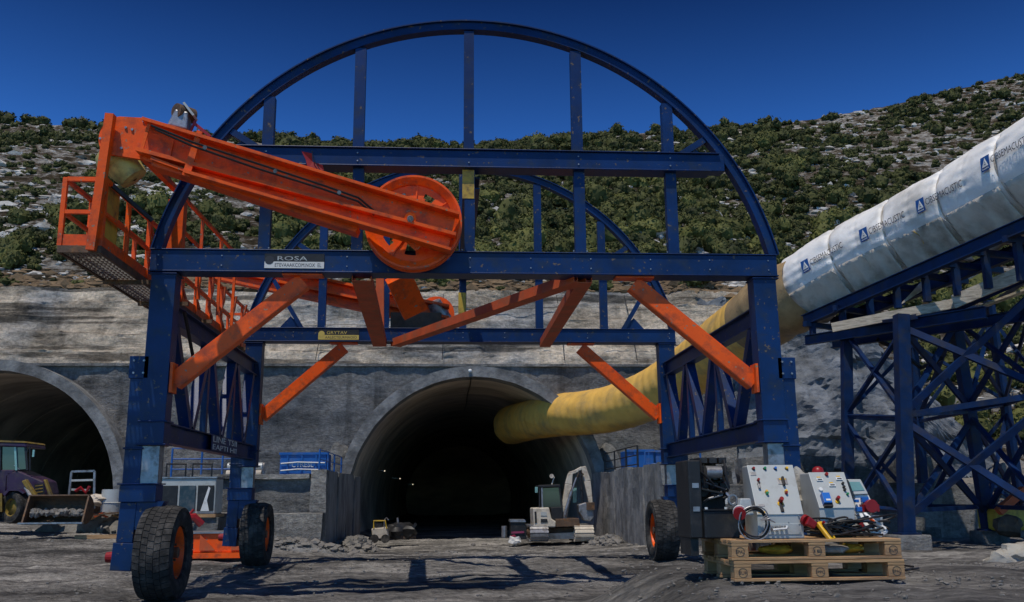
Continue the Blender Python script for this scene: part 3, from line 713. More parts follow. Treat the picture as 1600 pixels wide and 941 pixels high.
plan((566, 430), (593, 537), .3); plan((905, 432), (618, 530), .24); plan((912, 432), (852, 537), .24)
# sign plates
def plate(pl, pr_, Y, zt, zb, top, bot, colr):
    x0, x1 = spot(pl, 410, Y).x, spot(pr_, 410, Y).x; y = Y-.164; h = zt-zb
    t = obj('sign_plate', B().box((x0, y-.012, zb), (x1, y, zt)), BLACK, G)
    obj('white_strip', B().box((x0+.0, y-.015, zb+.0), (x1, y-.0125, zb+h*.45)), PRINTW if colr == 'w' else PRINTY, t)
    text('lettering', bot, h*.36, (x0+(x1-x0)*.17, y-.016, zb+h*.1), (1, 0, 0), (0, 0, 1), PRINTK, t, .001, fit=(x1-x0)*.78)
    text('lettering', top, h*.42, (x0+(x1-x0)*.2, y-.014, zb+h*.54), (1, 0, 0), (0, 0, 1), PRINTY if colr == 'y' else GREYP, t, .001, fit=(x1-x0)*.5)
    obj('emblem', B().cyl((x0+(x1-x0)*.08, y-.0125, zb+h*.55), (x0+(x1-x0)*.08, y-.018, zb+h*.55), h*.3, h*.3, 16), PRINTK if colr == 'w' else PRINTY, t)
plate(417, 509, YF, Z1-.045, Z1-.27, 'ROSA', 'ETEVAAAKCOM.NOX  EL', 'w'); plate(503, 565, YB, Z1-.02, Z1-.25, 'GRYTAV', 'AALECTEURMAOIO', 'y')
x = XC-(WH-.2)+.115
t = obj('sign_plate', B().box((x, YF+2.75, 2.23), (x+.008, YF+4.75, 2.5)), BLUE, G)
text('lettering', 'LINE TSII', .15, (x+.011, YF+2.8, 2.38), (0, 1, 0), (0, 0, 1), PRINTW, t, .002, fit=1.85)
text('lettering', 'EAPTI HII', .13, (x+.011, YF+2.8, 2.25), (0, 1, 0), (0, 0, 1), PRINTW, t, .002, fit=1.85)
# wheels: tyre, rim, hub
def tyre_mb(R=.655, w=.50, Ri=.37):
    prof = [(-w/2+.03, Ri), (-w/2, Ri+.06), (-w/2-.01, Ri+.14), (-w/2+.005, R-.10), (-w/2+.05, R-.035), (-w/2+.1, R-.016), (0, R-.010), (w/2-.1, R-.016), (w/2-.05, R-.035), (w/2-.005, R-.10), (w/2+.01, Ri+.14), (w/2, Ri+.06), (w/2-.03, Ri)]
    b = B().lathe(prof, (0, 0, 0), (1, 0, 0), 56)
    # tread lugs
    n = 42
    def P(a, l, r): return (l, r*math.cos(a), r*math.sin(a))
    for k in range(n):
        for row, (l0, l1, rr, off) in enumerate(((-.245, -.14, .0, 0), (-.13, -.052, .0, .5), (-.045, .04, .0, 0), (.047, .127, .0, .5), (.135, .245, .0, .2))):
            a0 = (k+off)*2*math.pi/n+.01; a1 = a0+2*math.pi/n*.86; sk = .022*(1 if l0 < 0 else -1)
            lo = .045 if row in (0,) else 0; hi = .045 if row == 4 else 0
            P8 = [P(a0, l0, R-.05-lo), P(a0+sk, l1, R-.05-hi), P(a1+sk, l1, R-.05-hi), P(a1, l0, R-.05-lo), P(a0, l0, R-lo*.75), P(a0+sk, l1, R+rr*.5-hi*.75), P(a1+sk, l1, R+rr*.5-hi*.75), P(a1, l0, R-lo*.75)]
            b.hexa(P8)
    return b
def rim_mb(sx, R=.375, w=.44):
    s = sx
    prof = [(-w/2, R), (-w/2+.02, R+.02), (-w/2+.05, R-.02), (0, R-.05), (s*.02, R-.06), (s*.05, .2), (s*.10, .14), (s*.10, .02), (s*.06, .02), (s*.0, R-.07), (w/2-.05, R-.02), (w/2-.02, R+.02), (w/2, R)]
    return B().lathe(prof, (0, 0, 0), (1, 0, 0), 40, False)
def wheel(sx, X, Y, z, rot=0):
    w = bpy.data.objects.new('wheel', None); COL.objects.link(w); w.parent = G; w.empty_display_size = .2
    w.location = Vector((X, Y, z))-wloc(G); w.rotation_euler = (0, 0, rot); ORG[w.name] = Vector((0, 0, 0))
    obj('tyre', tyre_mb(), RUBBER, w, True, ang=35); obj('rim', rim_mb(-sx), ORANGE, w, True, ang=40)
    b = B().cyl((-.2, 0, 0), (.2, 0, 0), .075, .075, 16)
    for k in range(8): a = k*math.pi/4; b.cyl((-sx*.10, .15*math.cos(a), .15*math.sin(a)), (-sx*.14, .15*math.cos(a), .15*math.sin(a)), .018, .018, 6)
    obj('hub', b, RUST, w)
for sx in (-1, 1):
    for Y in (YF, YB):
        X = XC+sx*(WH-.42); wheel(sx, X, Y, .655+gz(X, Y)*.0+.0, 0.0)
        obj('axle', B().cyl((X, Y, .6), (XC+sx*(WH+.2), Y, .6), .06, .06, 12), BLACK, G)
# loose hose under the left chord
obj('hose', B().tube([(XC-WH+.4, YF+.3, 4.2), (XC-WH+.42, YF+.9, 3.55), (XC-WH+.4, YF+1.5, 3.45), (XC-WH+.38, YF+2.1, 3.9)], .03, 6), CABLE, G)

# ---------------- walkway hung on the left side
XO, XI, YW0, YW1, ZW = -5.30, -4.72, 12.6, 22.4, 4.68
b = B(); 
wk = obj('walkway', B().box((XO, YW0, ZW), (XO+.04, YW1, ZW+.10)).box((XI-.04, YW0, ZW), (XI, YW1, ZW+.10)).box((XO+.041, YW0, ZW), (XI-.041, YW0+.04, ZW+.1)).box((XO+.041, YW1-.04, ZW), (XI-.041, YW1, ZW+.1)), RUST, G)
n = 75
for k in range(1, n): y = YW0+(YW1-YW0)*k/n; b.box((XO+.042, y-.012, ZW+.015), (XI-.042, y+.012, ZW+.05))
for k in range(1, 9): x = XO+(XI-XO)*k/9; b.box((x-.006, YW0+.045, ZW+.0135), (x+.006, YW1-.045, ZW+.045))
obj('grating', b, GRATE, wk, kind='stuff')
for k in range(1, 6): y = YW0+(YW1-YW0)*k/6; obj('cross_bearer', B().box((XO+.05, y-.03, ZW-.07), (XI+.3, y+.03, ZW-.002)), RUST, wk)
def rail(p, q, w=.045, m=ORANGE): return bar('rail', p, q, w, w*1.1, m, G)
for X in (XO+.02, XI-.02):
    rail((X, YW0+.02, ZW+1.05), (X, YW1-.02, ZW+1.05), .05); rail((X, YW0+.02, ZW+.58), (X, YW1-.02, ZW+.58))
    bar('toe_board', (X, YW0+.03, ZW+.18), (X, YW1, ZW+.18), .02, .15, ORANGE, G)
    for y in ([YW0+.03]+list(np.linspace(YW0+1.0, YW1-.03, 10))): bar('rail_post', (X, y, ZW+.1), (X, y, ZW+1.07), .06, .06, ORANGE, G, (0, 1, 0))
for y in (YW0+.03, YW1-.03):
    rail((XO+.05, y, ZW+1.05), (XI-.05, y, ZW+1.05), .055); rail((XO+.05, y, ZW+.58), (XI-.05, y, ZW+.58), .05)
    bar('toe_board', (XO+.05, y, ZW+.18), (XI-.05, y, ZW+.18), .02, .16, ORANGE, G)
# tall post carrying the arm head, inner posts and a second, higher hand rail
bar('tall_post', (XI-.11, YW0-.04, ZW+.02), (-4.69, YW0-.14, 6.62), .115, .12, ORANGE, G, (0, 1, 0))
bar('arm_post', (-4.27, 14.4, 5.05), (-4.27, 14.4, 6.0), .24, .2, ORANGE, G, (0, 1, 0))
bar('high_rail', spot(204, 226, 13.1), spot(285, 306, 14.6), .09, .08, ORANGE, G)
rail(spot(283, 304, 14.6), spot(368, 396, 18.6), .05); rail(spot(270, 345, 14.6), spot(345, 420, 18.6))
for t_ in (.35, .7, 1): a_ = spot(283, 304, 14.6).lerp(spot(368, 396, 18.6), t_); bar('rail_post', a_, (a_.x, a_.y, 4.75), .05, .05, ORANGE, G, (0, 1, 0))
for k in range(8):
    y = 14.6+k*.95; obj('hanging_strap', B().tube([(XI-.03+.02*k, y, ZW+1.05), (XI+.04, y+.05, ZW+.75), (XI-.02, y+.02, ZW+.45), (XI+.05, y+.09, ZW+.2)], .028, 6), ORANGE2, G)
# yellow sheet panels between the rails
for (y0, y1, z0, z1) in ((12.8, 13.4, 4.86, 5.30), (12.8, 13.4, 5.34, 5.78)): obj('side_panel', B().box((XI-.12, y0, z0), (XI-.09, y1, z1)), YELLOW, G, bevel=.004)

PYEL = mat('pale_yellow_cover', (.62, .50, .14), .5, 0, .2, 3, (.2, .14, .06), .5, 4, .05)
# ---------------- the arm with its disc
ya, yb = 12.55, 13.45
A = lambda px, py, s=0: spot(px, py, ya+(yb-ya)*min(1, max(0, (px-160)/500))+s)
def strip(name, tl, tr, br, bl, th, s=0, m=ORANGE, parent=G):
    """plate given by its four corners in the arm's plane, th thick"""
    P = [A(*tl, s), A(*tr, s), A(*br, s), A(*bl, s)]; return obj(name, B().prism(P, (0, th, 0)), m, parent)
arm = strip('arm', (222, 186), (712, 336), (700, 392), (212, 243), .03, 0)
strip('arm_flange', (222, 182), (718, 331), (717, 335), (221, 187), .26, -.22, ORANGE, arm)
strip('arm_flange', (212, 229), (713, 363), (712, 368), (211, 235), .22, -.18, ORANGE, arm)
strip('arm_flange', (286, 264), (705, 387), (704, 391), (286, 269), .30, -.26, ORANGE, arm)
strip('arm_channel', (235, 236), (560, 343), (558, 358), (238, 252), .03, .05, ORANGE, arm)
strip('arm_flange', (236, 244), (300, 268), (299, 272), (235, 249), .2, -.17, ORANGE, arm)
strip('arm_stiffener', (308, 203), (316, 206), (296, 277), (284, 273), .03, -.20, ORANGE, arm)
strip('arm_stiffener', (231, 190), (236, 191), (222, 240), (217, 238), .02, -.17, ORANGE, arm)
strip('arm_plate', (232, 206), (272, 218), (262, 262), (224, 250), .012, -.05, ORANGE, arm)
strip('under_flange', (238, 251), (560, 353), (556, 363), (236, 258), .32, -.1, ORANGE, arm)
# rounded head plate
hd = B(); P = []
for a in np.linspace(math.radians(95), math.radians(215), 12): P.append(A(190+36*math.cos(a), 218-36*math.sin(a)))
P = [A(222, 184)]+P+[A(165, 240), A(238, 252), A(226, 236)]
hp = obj('head_plate', hd.prism(P, (0, .06, 0)), ORANGE, arm)
bolts('bolts', [A(x, y) for x, y in ((164, 200), (197, 200), (207, 203), (157, 217), (230, 192), (225, 190), (190, 232))], (0, -1, 0), .022, STEEL, arm)
# yellow bucket-shaped motor cover below the head
c0, c1 = A(180, 244, .36), A(210, 280, .36); mc = obj('motor_cover', B().lathe([(-.12, .05), (-.1, .25), (0, .30), (.12, .30), (.16, .25), (.42, .20), (.44, .03)], c0, c1-c0, 28, False), PYEL, arm, True); pass
obj('cover_strap', B().bar(A(170, 285, .25), A(238, 345, .5), .05, .05), BLACK, arm)
# disc (cable sheave)
dc = spot(646, 349, 13.60); R = .70
ds = B(); nn = 60
prof = [(-.10, R), (-.10, R+.03), (-.02, R+.035), (.0, R-.045), (.08, R-.045), (.10, R+.035), (.17, R+.03), (.17, R-.06), (.02, R-.08), (-.03, R-.10)]
disc = obj('sheave', B().lathe(prof, dc, (0, 1, 0), nn), ORANGE, G, True, ang=35)
def discpoint(r, a, y): return (dc.x+r*math.cos(a), dc.y+y, dc.z+r*math.sin(a))
wb = B(); seg = 72; holes = 7
rr = [.07, .22, .30, .42, .50, R-.09]
for k in range(seg):
    a0, a1 = 2*math.pi*k/seg, 2*math.pi*(k+1)/seg; am = ((a0+a1)/2*holes/(2*math.pi)) % 1
    for j in range(len(rr)-1):
        if j in (2, 3, 1) and am < {1: .16, 2: .30, 3: .36}[j]: continue
        P = [discpoint(rr[j], a0, .0), discpoint(rr[j+1], a0, .0), discpoint(rr[j+1], a1, .0), discpoint(rr[j], a1, .0)]
        wb.prism(P, (0, .02, 0))
obj('disc_web', wb, ORANGE, disc)
for k in range(holes):
    a = 2*math.pi*(k+.65)/holes; wb = B().bar(discpoint(.25, a, -.012), discpoint(R-.1, a, -.012), .02, .02, (0, 1, 0)); obj('disc_rib', wb, ORANGE, disc)
obj('pivot_plate', B().cyl(A(641, 342, -.02), A(641, 342, -.25), .10, .09, 8), ORANGE, arm); obj('pivot_bolt', B().cyl(A(641, 342, -.25), A(641, 342, -.30), .05, .045, 12).cyl(A(641, 342, -.30), A(641, 342, -.33), .025, .02, 8), STEEL, arm)
obj('hinge_lug', B().prism([A(628, 372, -.1), A(664, 381, -.1), A(650, 392, -.1)], (0, .05, 0)), ORANGE, arm)
for k, o_ in enumerate((0, 6)):
    pts = [A(236+o_, 196+o_, -.27), A(300, 222+o_, -.29), A(400, 255+o_*1.3, -.28), A(500, 288+o_, -.29), A(560, 309+o_, -.27), A(585, 330+o_, -.2)]; obj('hydraulic_hose', B().tube(pts, .016, 6), CABLE, arm)
for x_ in (320, 430, 530): obj('hose_clip', B().cyl(A(x_, 184+.335*(x_-190)+3, -.25), A(x_, 184+.335*(x_-190)+3, -.31), .03, .03, 8), STEEL, arm)
# orange box legs below the disc, between both frames
bar('box_leg', spot(622, 432, 16.2), spot(648, 488, 16.6), .46, .3, ORANGE, G, (0, 1, 0)); bar('post', spot(594, 425, 19.0), spot(594, 512, 19.0), .16, .16, ORANGE2, G, (0, 1, 0))
# second arm behind the rear frame
yb2 = YB+.75
A2 = lambda px, py, s=0: spot(px, py, yb2+s)
def strip2(name, c, th, s=0, parent=G, m=ORANGE): return obj(name, B().prism([A2(*q, s) for q in c], (0, th, 0)), m, parent)
arm2 = strip2('rear_arm', [(330, 398), (700, 478), (698, 512), (330, 432)], .03)
for (y0, y1) in ((396, 476), (415, 494), (430, 510)): strip2('arm_flange', [(330, y0), (702, y1), (702, y1+4), (330, y0+4)], .28, -.25, arm2)
c = A2(682, 492, .2); obj('rear_sheave', B().lathe([(-.1, .3), (-.1, .42), (.1, .42), (.1, .3)], c, (0, 1, 0), 36), ORANGE, arm2, True); obj('sheave_cover', B().cyl(A2(678, 472, -.1), A2(692, 500, .1), .16, .22, 20), STEEL, arm2, True)
obj('winch_housing', B().box(tuple(A2(610, 512, -.3)), tuple(A2(690, 495, .2))), RUST, arm2)
# floodlight clamped on the arm
fl = thing('floodlight', 'grey floodlight with a red guard clamped on top of the orange arm', 'floodlight', A(285, 200))
p = A(283, 190, -.05); m4 = B()
m4.hexa([p+Vector(v) for v in ((-.16, -.12, -.1), (.12, -.12, -.16), (.12, .12, -.16), (-.16, .12, -.1), (-.06, -.12, .14), (.12, -.12, .1), (.12, .12, .1), (-.06, .12, .14))]); obj('housing', m4, STEEL, fl, bevel=.02)
obj('head', B().cyl(p+Vector((-.05, -.1, .12)), p+Vector((.12, .12, .13)), .11, .11, 16), RUST, fl, True); obj('visor', B().bar(p+Vector((.05, -.02, .24)), p+Vector((.2, -.02, .05)), .2, .03), GREYP, fl)
obj('bracket', B().bar(p+Vector((.12, 0, -.2)), p+Vector((.2, 0, .02)), .03, .03).bar(p+Vector((.18, 0, -.02)), p+Vector((.42, 0, -.22)), .04, .04), REDP, fl)
rg = thing('red_rag', 'torn red cloth snagged on the blue upper beam above the orange arm', 'rag', spot(484, 250, 13.75))
q = spot(484, 250, 13.78); obj('cloth', B().add([q+Vector(v) for v in ((-.13, 0, .14), (.04, .02, -.02), (.03, -.02, .1), (.22, .02, -.16), (-.02, -.02, -.15), (-.06, 0, .0), (.2, 0, -.08))], [(0, 1, 2), (1, 6, 3, 4), (0, 5, 1), (5, 4, 1)]), REDP, rg)
obj('tie', B().tube([q+Vector((.03, -.02, .14)), q+Vector((.06, -.02, .0)), q+Vector((.16, -.03, -.16))], .008, 5), CABLE, rg)

# ================================================================== DUCT
DP = [(800, 664, 50, 30), (835, 655, 46.5, 31), (880, 648, 43.5, 33), (950, 640, 40.5, 36), (1020, 615, 38, 40), (1080, 578, 35.8, 43), (1130, 541, 33.6, 49), (1180, 504, 31.4, 54), (1213, 478, 30, 58), (1240, 463, 29, 59), (1264, 446, 28.3, 54)]
DW = [(1250, 450, 28.8, 52), (1330, 403, 27.0, 55), (1415, 362, 25.3, 60), (1510, 318, 23.4, 69), (1610, 266, 21.4, 80), (1720, 208, 19.4, 90)]
def catmull(P, n):
    out = []
    for i in range(len(P)-1):
        p0, p1, p2, p3 = P[max(i-1, 0)], P[i], P[i+1], P[min(i+2, len(P)-1)]
        for k in range(n):
            t = k/n; out.append(tuple(.5*((2*b)+(-a+c)*t+(2*a-5*b+4*c-d)*t*t+(-a+3*b-3*c+d)*t**3) for a, b, c, d in zip(p0, p1, p2, p3)))
    out.append(P[-1]); return out
D = thing('ventilation_duct', 'long tunnel ventilation duct, white printed fabric turning yellow where it bends into the right tunnel', 'duct', spot(1250, 450, 28.8))
def ductmesh(P, n, rad, m, name, parts=72):
    C = [(spot(x, y, Y), r/F_*Y) for x, y, Y, r in P]; pts = [tuple(c)+(r,) for c, r in C]; pts = catmull(pts, n)
    b = B(); k = len(pts); a = None
    L = 0
    for i, q in enumerate(pts):
        c = Vector(q[:3]); nx_ = Vector(pts[min(i+1, k-1)][:3]); pv = Vector(pts[max(i-1, 0)][:3]); d = (nx_-pv).normalized()
        if i: L += (c-Vector(pts[i-1][:3])).length
        s = d.cross(Vector((0, 0, 1))).normalized(); u = s.cross(d)
        for j in range(parts):
            t = 2*math.pi*j/parts; e = s*math.cos(t)+u*math.sin(t)
            b.v.append(tuple(c+e*q[3]*rad(i/n, t, L, c+e)))
    for i in range(k-1):
        for j in range(parts): b.f.append((i*parts+j, i*parts+(j+1) % parts, (i+1)*parts+(j+1) % parts, (i+1)*parts+j)); b.m.append(0)
    return obj(name, b, m, D, True, ang=180), pts
def rad_y(u, t, L, p):
    ph = (L % .48)/.48
    return 1-.04*math.exp(-((ph-.5)/.12)**2)+.008*math.sin(t*9+L*2)+.02*nz(p.x, p.y, p.z, 1.2)
yp = [q for q in DP[:-2]]
_, ypts = ductmesh(DP[:8], 24, rad_y, DUCTY, 'yellow_section')
ductmesh(DP[7:], 24, lambda u, t, L, p: 1.01-.03*abs(math.sin(L*2.6+.6*math.sin(t*2)))+.02*nz(p.x, p.y, p.z, 2), DUCTB, 'brown_section')
def rad_w(u, t, L, p):
    ph = u % 1; seam = min(ph, 1-ph)
    mid = abs(ph-.5)
    r = .99+.05*math.sin(math.pi*ph)**.7-.07*math.exp(-(seam/.035)**2)-.012*math.exp(-(mid/.03)**2)
    pk = math.exp(-(seam/.22)**2); r += .026*pk*math.sin(t*15+2.2*math.sin(t*4+int(u+.5)))*(math.sin(t) > -.4)
    pk = math.exp(-(mid/.12)**2); r += .014*pk*math.sin(t*19+2*math.sin(t*3))
    r += .036*fbm(p.x, p.y, p.z, .9, 3)
    if math.sin(t) < -.5: r -= .10*(-math.sin(t)-.5)
    return r
wd, wpts = ductmesh(DW, 44, rad_w, DUCTW, 'white_section', 120)
# seam straps
def ring_at(i, dr, w, m, name):
    q = wpts[i]; c = Vector(q[:3]); d = (Vector(wpts[min(i+1, len(wpts)-1)][:3])-Vector(wpts[i-1][:3])).normalized()
    return obj(name, B().lathe([(-w, q[3]+dr-.01), (-w, q[3]+dr), (w, q[3]+dr), (w, q[3]+dr-.01)], c, d, 60), m, wd, True)
for s in (1, 2, 3, 4): ring_at(44*s, -.045, .022, CANVAS, 'seam_strap')
# printed marks
for k, (px, py, s) in enumerate(((1260, 412, 1.0), (1345, 367, 1.07), (1441, 318, 1.2), (1546, 251, 1.42))):
    i = int(44*(k+(.58, .64, .72, .88)[k])); i2 = min(int(44*(k+1.3)), len(wpts)-2); q = wpts[i]; q2 = wpts[i2]; c = Vector(q[:3]); d = (Vector(q2[:3])-c).normalized()
    sd = d.cross(Vector((0, 0, 1))).normalized()
    if sd.dot(Vector((0, 0, 1.4))-c) < 0: sd = -sd
    tw = (Vector((0, 0, 1.4))-c); tw = (tw-d*tw.dot(d)).normalized(); up_ = Vector((0, 0, 1)); up_ = (up_-d*up_.dot(d)).normalized(); a = math.radians(4)
    nn_ = (tw*math.cos(a)+tw.cross(d)*0+up_*math.sin(a)).normalized(); v = nn_.cross(d).normalized()
    if v.z < 0: v = -v
    xd = d if v.cross(nn_).dot(d) > 0 else d
    o = c+nn_*(q[3]*1.065); rs = q[3]
    s1 = .29
    # square kept a little off the cloth and bent round it
    def wrap(px_, py_, dd): 
        ang = py_/rs+(.2, .16, .2, .34)[k]; return c+xd*px_+(nn_*math.cos(ang)+v*math.sin(ang))*(rs*(1+(q2[3]/q[3]-1)*px_/((Vector(q2[:3])-c).length))*(1.10, 1.085, 1.08, 1.09)[k]+dd)
    sq = B(); nq = 6
    for a_ in range(nq+1):
        for l_ in (0, s1): sq.v.append(tuple(wrap(l_, a_/nq*.36-.0, 0)))
    for a_ in range(nq): sq.f.append((a_*2, a_*2+1, a_*2+3, a_*2+2)); sq.m.append(0)
    lg = obj('emblem', sq, PRINTB, wd)
    tri = B(); tri.add([wrap(.04, .09, .008), wrap(.25, .09, .008), wrap(.145, .32, .008), wrap(.105, .135, .009), wrap(.185, .135, .009), wrap(.145, .23, .009)], [(0, 1, 4, 3), (1, 2, 5, 4), (2, 0, 3, 5)])
    for m_ in range(5): tri.add([wrap(.04+m_*.043, .03, .008), wrap(.07+m_*.043, .03, .008), wrap(.07+m_*.043, .06, .008), wrap(.04+m_*.043, .06, .008)], [(0, 1, 2, 3)])
    tri.add([wrap(.115, .155, .009), wrap(.175, .155, .009), wrap(.145, .20, .009)], [(0, 1, 2)])
    obj('emblem_mark', tri, PRINTW, lg)
    tx = text('lettering', 'CIBSEMACUSTIC', .25, (0, 0, 0), (1, 0, 0), (0, 1, 0), PRINTK, wd, 0.0, fit=1.25)
    og = wloc(wd)
    for vv in tx.data.vertices:
        w0 = vv.co+og; lx, ly = w0.x+.34, w0.y+.10; vv.co = wrap(lx, ly, .012)-og
# canvas skirt under the duct and lacing
def skirt(i0, i1, a_lo, a_hi, m, seed):
    b = B(); n = 24; mm = 10
    for k in range(n+1):
        i = int(i0+(i1-i0)*k/n); q = wpts[i]; c = Vector(q[:3]); d = (Vector(wpts[min(i+1, len(wpts)-1)][:3])-Vector(wpts[max(i-1, 0)][:3])).normalized(); s = d.cross(Vector((0, 0, 1))).normalized(); u = s.cross(d)
        if s.dot(-c) < 0: s = -s
        for j in range(mm+1):
            a = math.radians(a_lo+(a_hi-a_lo)*j/mm); e = s*math.cos(a)+u*math.sin(a)
            r = q[3]*(1.06+.05*math.sin(k*.8+seed)*j/mm+.03*nz(k*.5, j*.7, seed))
            b.v.append(tuple(c+e*r-Vector((0, 0, .42*(j/mm)**2))))
    for k in range(n):
        for j in range(mm): b.f.append((k*(mm+1)+j, k*(mm+1)+j+1, (k+1)*(mm+1)+j+1, (k+1)*(mm+1)+j)); b.m.append(0)
    o = obj('canvas_skirt', b, m, D, True, ang=180); sm = o.modifiers.new('thick', 'SOLIDIFY'); sm.thickness = .02
for k in range(5): skirt(44*k+3, min(44*(k+1)-1, len(wpts)-2), -26, -88, CANVAS, k)
for k, fr in enumerate((.95, 1.5, 2.02, 2.5, 3.0, 3.6)):
    i = int(44*fr); q = wpts[i]; c = Vector(q[:3]); d = (Vector(wpts[i+1][:3])-Vector(wpts[i-1][:3])).normalized(); s = d.cross(Vector((0, 0, 1))).normalized(); u = s.cross(d)
    if s.dot(-c) < 0: s = -s
    pts = [c+(s*math.cos(a)+u*math.sin(a))*q[3]*1.075 for a in np.linspace(math.radians(-28), math.radians(-75), 8)]; obj('lacing_rope', B().tube([p+d*.1*math.sin(j*.9) for j, p in enumerate(pts)], .014, 5), YELLOW if k == 3 else CANVAS, D)

# ================================================================== DUCT TOWER
T = thing('duct_tower', 'blue steel lattice trestle carrying the white duct, timber planks on its deck', 'trestle', spot(1415, 836, 24))
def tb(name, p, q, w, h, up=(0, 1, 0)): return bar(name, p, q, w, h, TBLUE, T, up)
def dn(i, off, sdo): # point under the duct path
    q = wpts[i]; c = Vector(q[:3]); d = (Vector(wpts[min(i+1, len(wpts)-1)][:3])-Vector(wpts[max(i-1, 0)][:3])).normalized(); s = d.cross(Vector((0, 0, 1))).normalized()
    if s.dot(-c) < 0: s = -s
    u = Vector((0, 0, 1)); return c+s*sdo*q[3]-u*(q[3]*off)
N_ = len(wpts)-1
for sdo in (.62, -.62):
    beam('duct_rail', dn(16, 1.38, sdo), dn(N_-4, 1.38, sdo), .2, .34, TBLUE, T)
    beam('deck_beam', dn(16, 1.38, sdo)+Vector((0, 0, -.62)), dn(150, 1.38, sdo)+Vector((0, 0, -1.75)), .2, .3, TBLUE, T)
for i in range(22, N_, 22):
    tb('cross_beam', dn(i, 1.38, .95)+Vector((0, 0, -.26)), dn(i, 1.38, -.95)+Vector((0, 0, -.26)), .14, .16, (0, 0, 1))
    tb('rail_post', dn(i, 1.38, .62)+Vector((0, 0, -.17)), dn(i, 1.38, .62)+Vector((0, 0, -.5-.0045*i)), .16, .16)
legs = {}
def leg(k, pt, pb, w):
    top = spot(*pt); bot = spot(*pb); legs[k] = (top, bot)
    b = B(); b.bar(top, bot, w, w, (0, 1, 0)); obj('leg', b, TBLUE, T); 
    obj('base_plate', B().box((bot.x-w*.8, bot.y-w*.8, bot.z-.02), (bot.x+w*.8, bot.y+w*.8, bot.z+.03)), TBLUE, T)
    f = obj('footing_pad', B().box((bot.x-w*1.4, bot.y-w*1.2, bot.z-.45), (bot.x+w*1.4, bot.y+w*1.2, bot.z-.022)), CONC, T, bevel=.03)
leg('A', (1322, 503, 26.8), (1326, 822, 26.8), .27); leg('B', (1408, 492, 23.6), (1417, 834, 23.6), .32); leg('C', (1488, 480, 25.6), (1545, 828, 25.6), .28); leg('D', (1425, 520, 29.0), (1447, 822, 29.0), .24)
leg('E', (1620, 420, 22.2), (1650, 840, 22.2), .32); leg('F', (1545, 470, 28.6), (1600, 818, 28.6), .24)
def on(k, t): a, c = legs[k]; return a+(c-a)*t
def br(a, ta, c, tc, w=.16, nm='lattice_brace'): tb(nm, on(a, ta), on(c, tc), w*.72, w*.5)
for a, c, w in (('A', 'B', .17), ('B', 'C', .2), ('B', 'E', .24), ('C', 'E', .18), ('D', 'A', .14), ('D', 'C', .16), ('C', 'F', .15), ('D', 'F', .14), ('E', 'F', .16)):
    br(a, .06, c, .46, w); br(c, .08, a, .46, w); br(a, .5, c, .93, w); br(c, .52, a, .93, w)
    br(a, .47, c, .48, w*.85, 'horizontal_tie'); 
    if (a, c) in (('B', 'C'), ('A', 'B'), ('C', 'E'), ('D', 'C')): br(a, .9, c, .9, w*.8, 'horizontal_tie')
    if (a, c) != ('B', 'E'): br(a, .02, c, .02, w, 'horizontal_tie')
for (p, q, w, h) in (((1300, 512, 25.2), (1492, 474, 23.6), .06, .26), ((1490, 472, 23.3), (1640, 408, 21.3), .06, .36), ((1330, 520, 26.5), (1480, 470, 25), .25, .06), ((1500, 492, 25.8), (1640, 440, 24), .3, .06)): obj('plank', B().bar(spot(*p), spot(*q), w, h), PLANK, T)
obj('hanging_tarp', B().prism([spot(1405, 478, 25), spot(1440, 455, 25), spot(1500, 445, 25), (spot(1535, 425, 25)), spot(1540, 405, 25), spot(1440, 440, 25)], (0, .03, 0)), CANVAS, T)
obj('cable_bundle', B().tube([spot(1370, 530, 27), spot(1400, 545, 27), spot(1440, 575, 27), spot(1470, 560, 26)], .07, 8), CABLE, T)
obj('standpipe', B().cyl(spot(1428, 808, 26.4), spot(1428, 828, 26.4), .3, .3, 16), CONC, T)

# ================================================================== RETAINING WALLS IN FRONT OF THE PORTAL
def rough_box(b, a, c, n=(10, 4, 6), amp=.05, seed=0):
    """a cast block with uneven faces"""
    x0, y0, z0 = a; x1, y1, z1 = c
    def face(o, u, v, nu, nv):
        o, u, v = Vector(o), Vector(u), Vector(v); k = len(b.v); nn = u.cross(v).normalized()
        for j in range(nv+1):
            for i in range(nu+1):
                p = o+u*i/nu+v*j/nv; e = 0 if i in (0, nu) or j in (0, nv) else 1
                p = p+Vector((fbm(p.x, p.y, p.z+seed, 1.1, 3), fbm(p.y, p.z, p.x+seed, 1.1, 3), fbm(p.z, p.x, p.y+seed, 1.1, 3)))*amp; b.v.append(tuple(p))
        for j in range(nv):
            for i in range(nu): b.f.append((k+j*(nu+1)+i, k+j*(nu+1)+i+1, k+(j+1)*(nu+1)+i+1, k+(j+1)*(nu+1)+i)); b.m.append(0)
    dx, dy, dz = x1-x0, y1-y0, z1-z0; nx, ny, nzv = n
    face((x0, y0, z0), (dx, 0, 0), (0, 0, dz), nx, nzv); face((x1, y0, z0), (0, dy, 0), (0, 0, dz), ny, nzv); face((x1, y1, z0), (-dx, 0, 0), (0, 0, dz), nx, nzv)
    face((x0, y1, z0), (0, -dy, 0), (0, 0, dz), ny, nzv); face((x0, y0, z1), (dx, 0, 0), (0, dy, 0), nx, ny)
    return b
WT = 2.28
t = thing('retaining_wall', 'stained grey concrete wall left of the right tunnel mouth, with its long dark side facing the road', 'wall', (-6.5, 31, 0))
obj('front_panel', rough_box(B(), (-9.6, 31, -.8), (-4.06, 31.45, WT-.28), (24, 2, 12), .06), CONC, t, ang=60)
obj('corner_pier', rough_box(B(), (-4.4, 30.9, -.8), (-3.9, 31.5, WT), (3, 3, 14), .03, 3), CONCL, t)
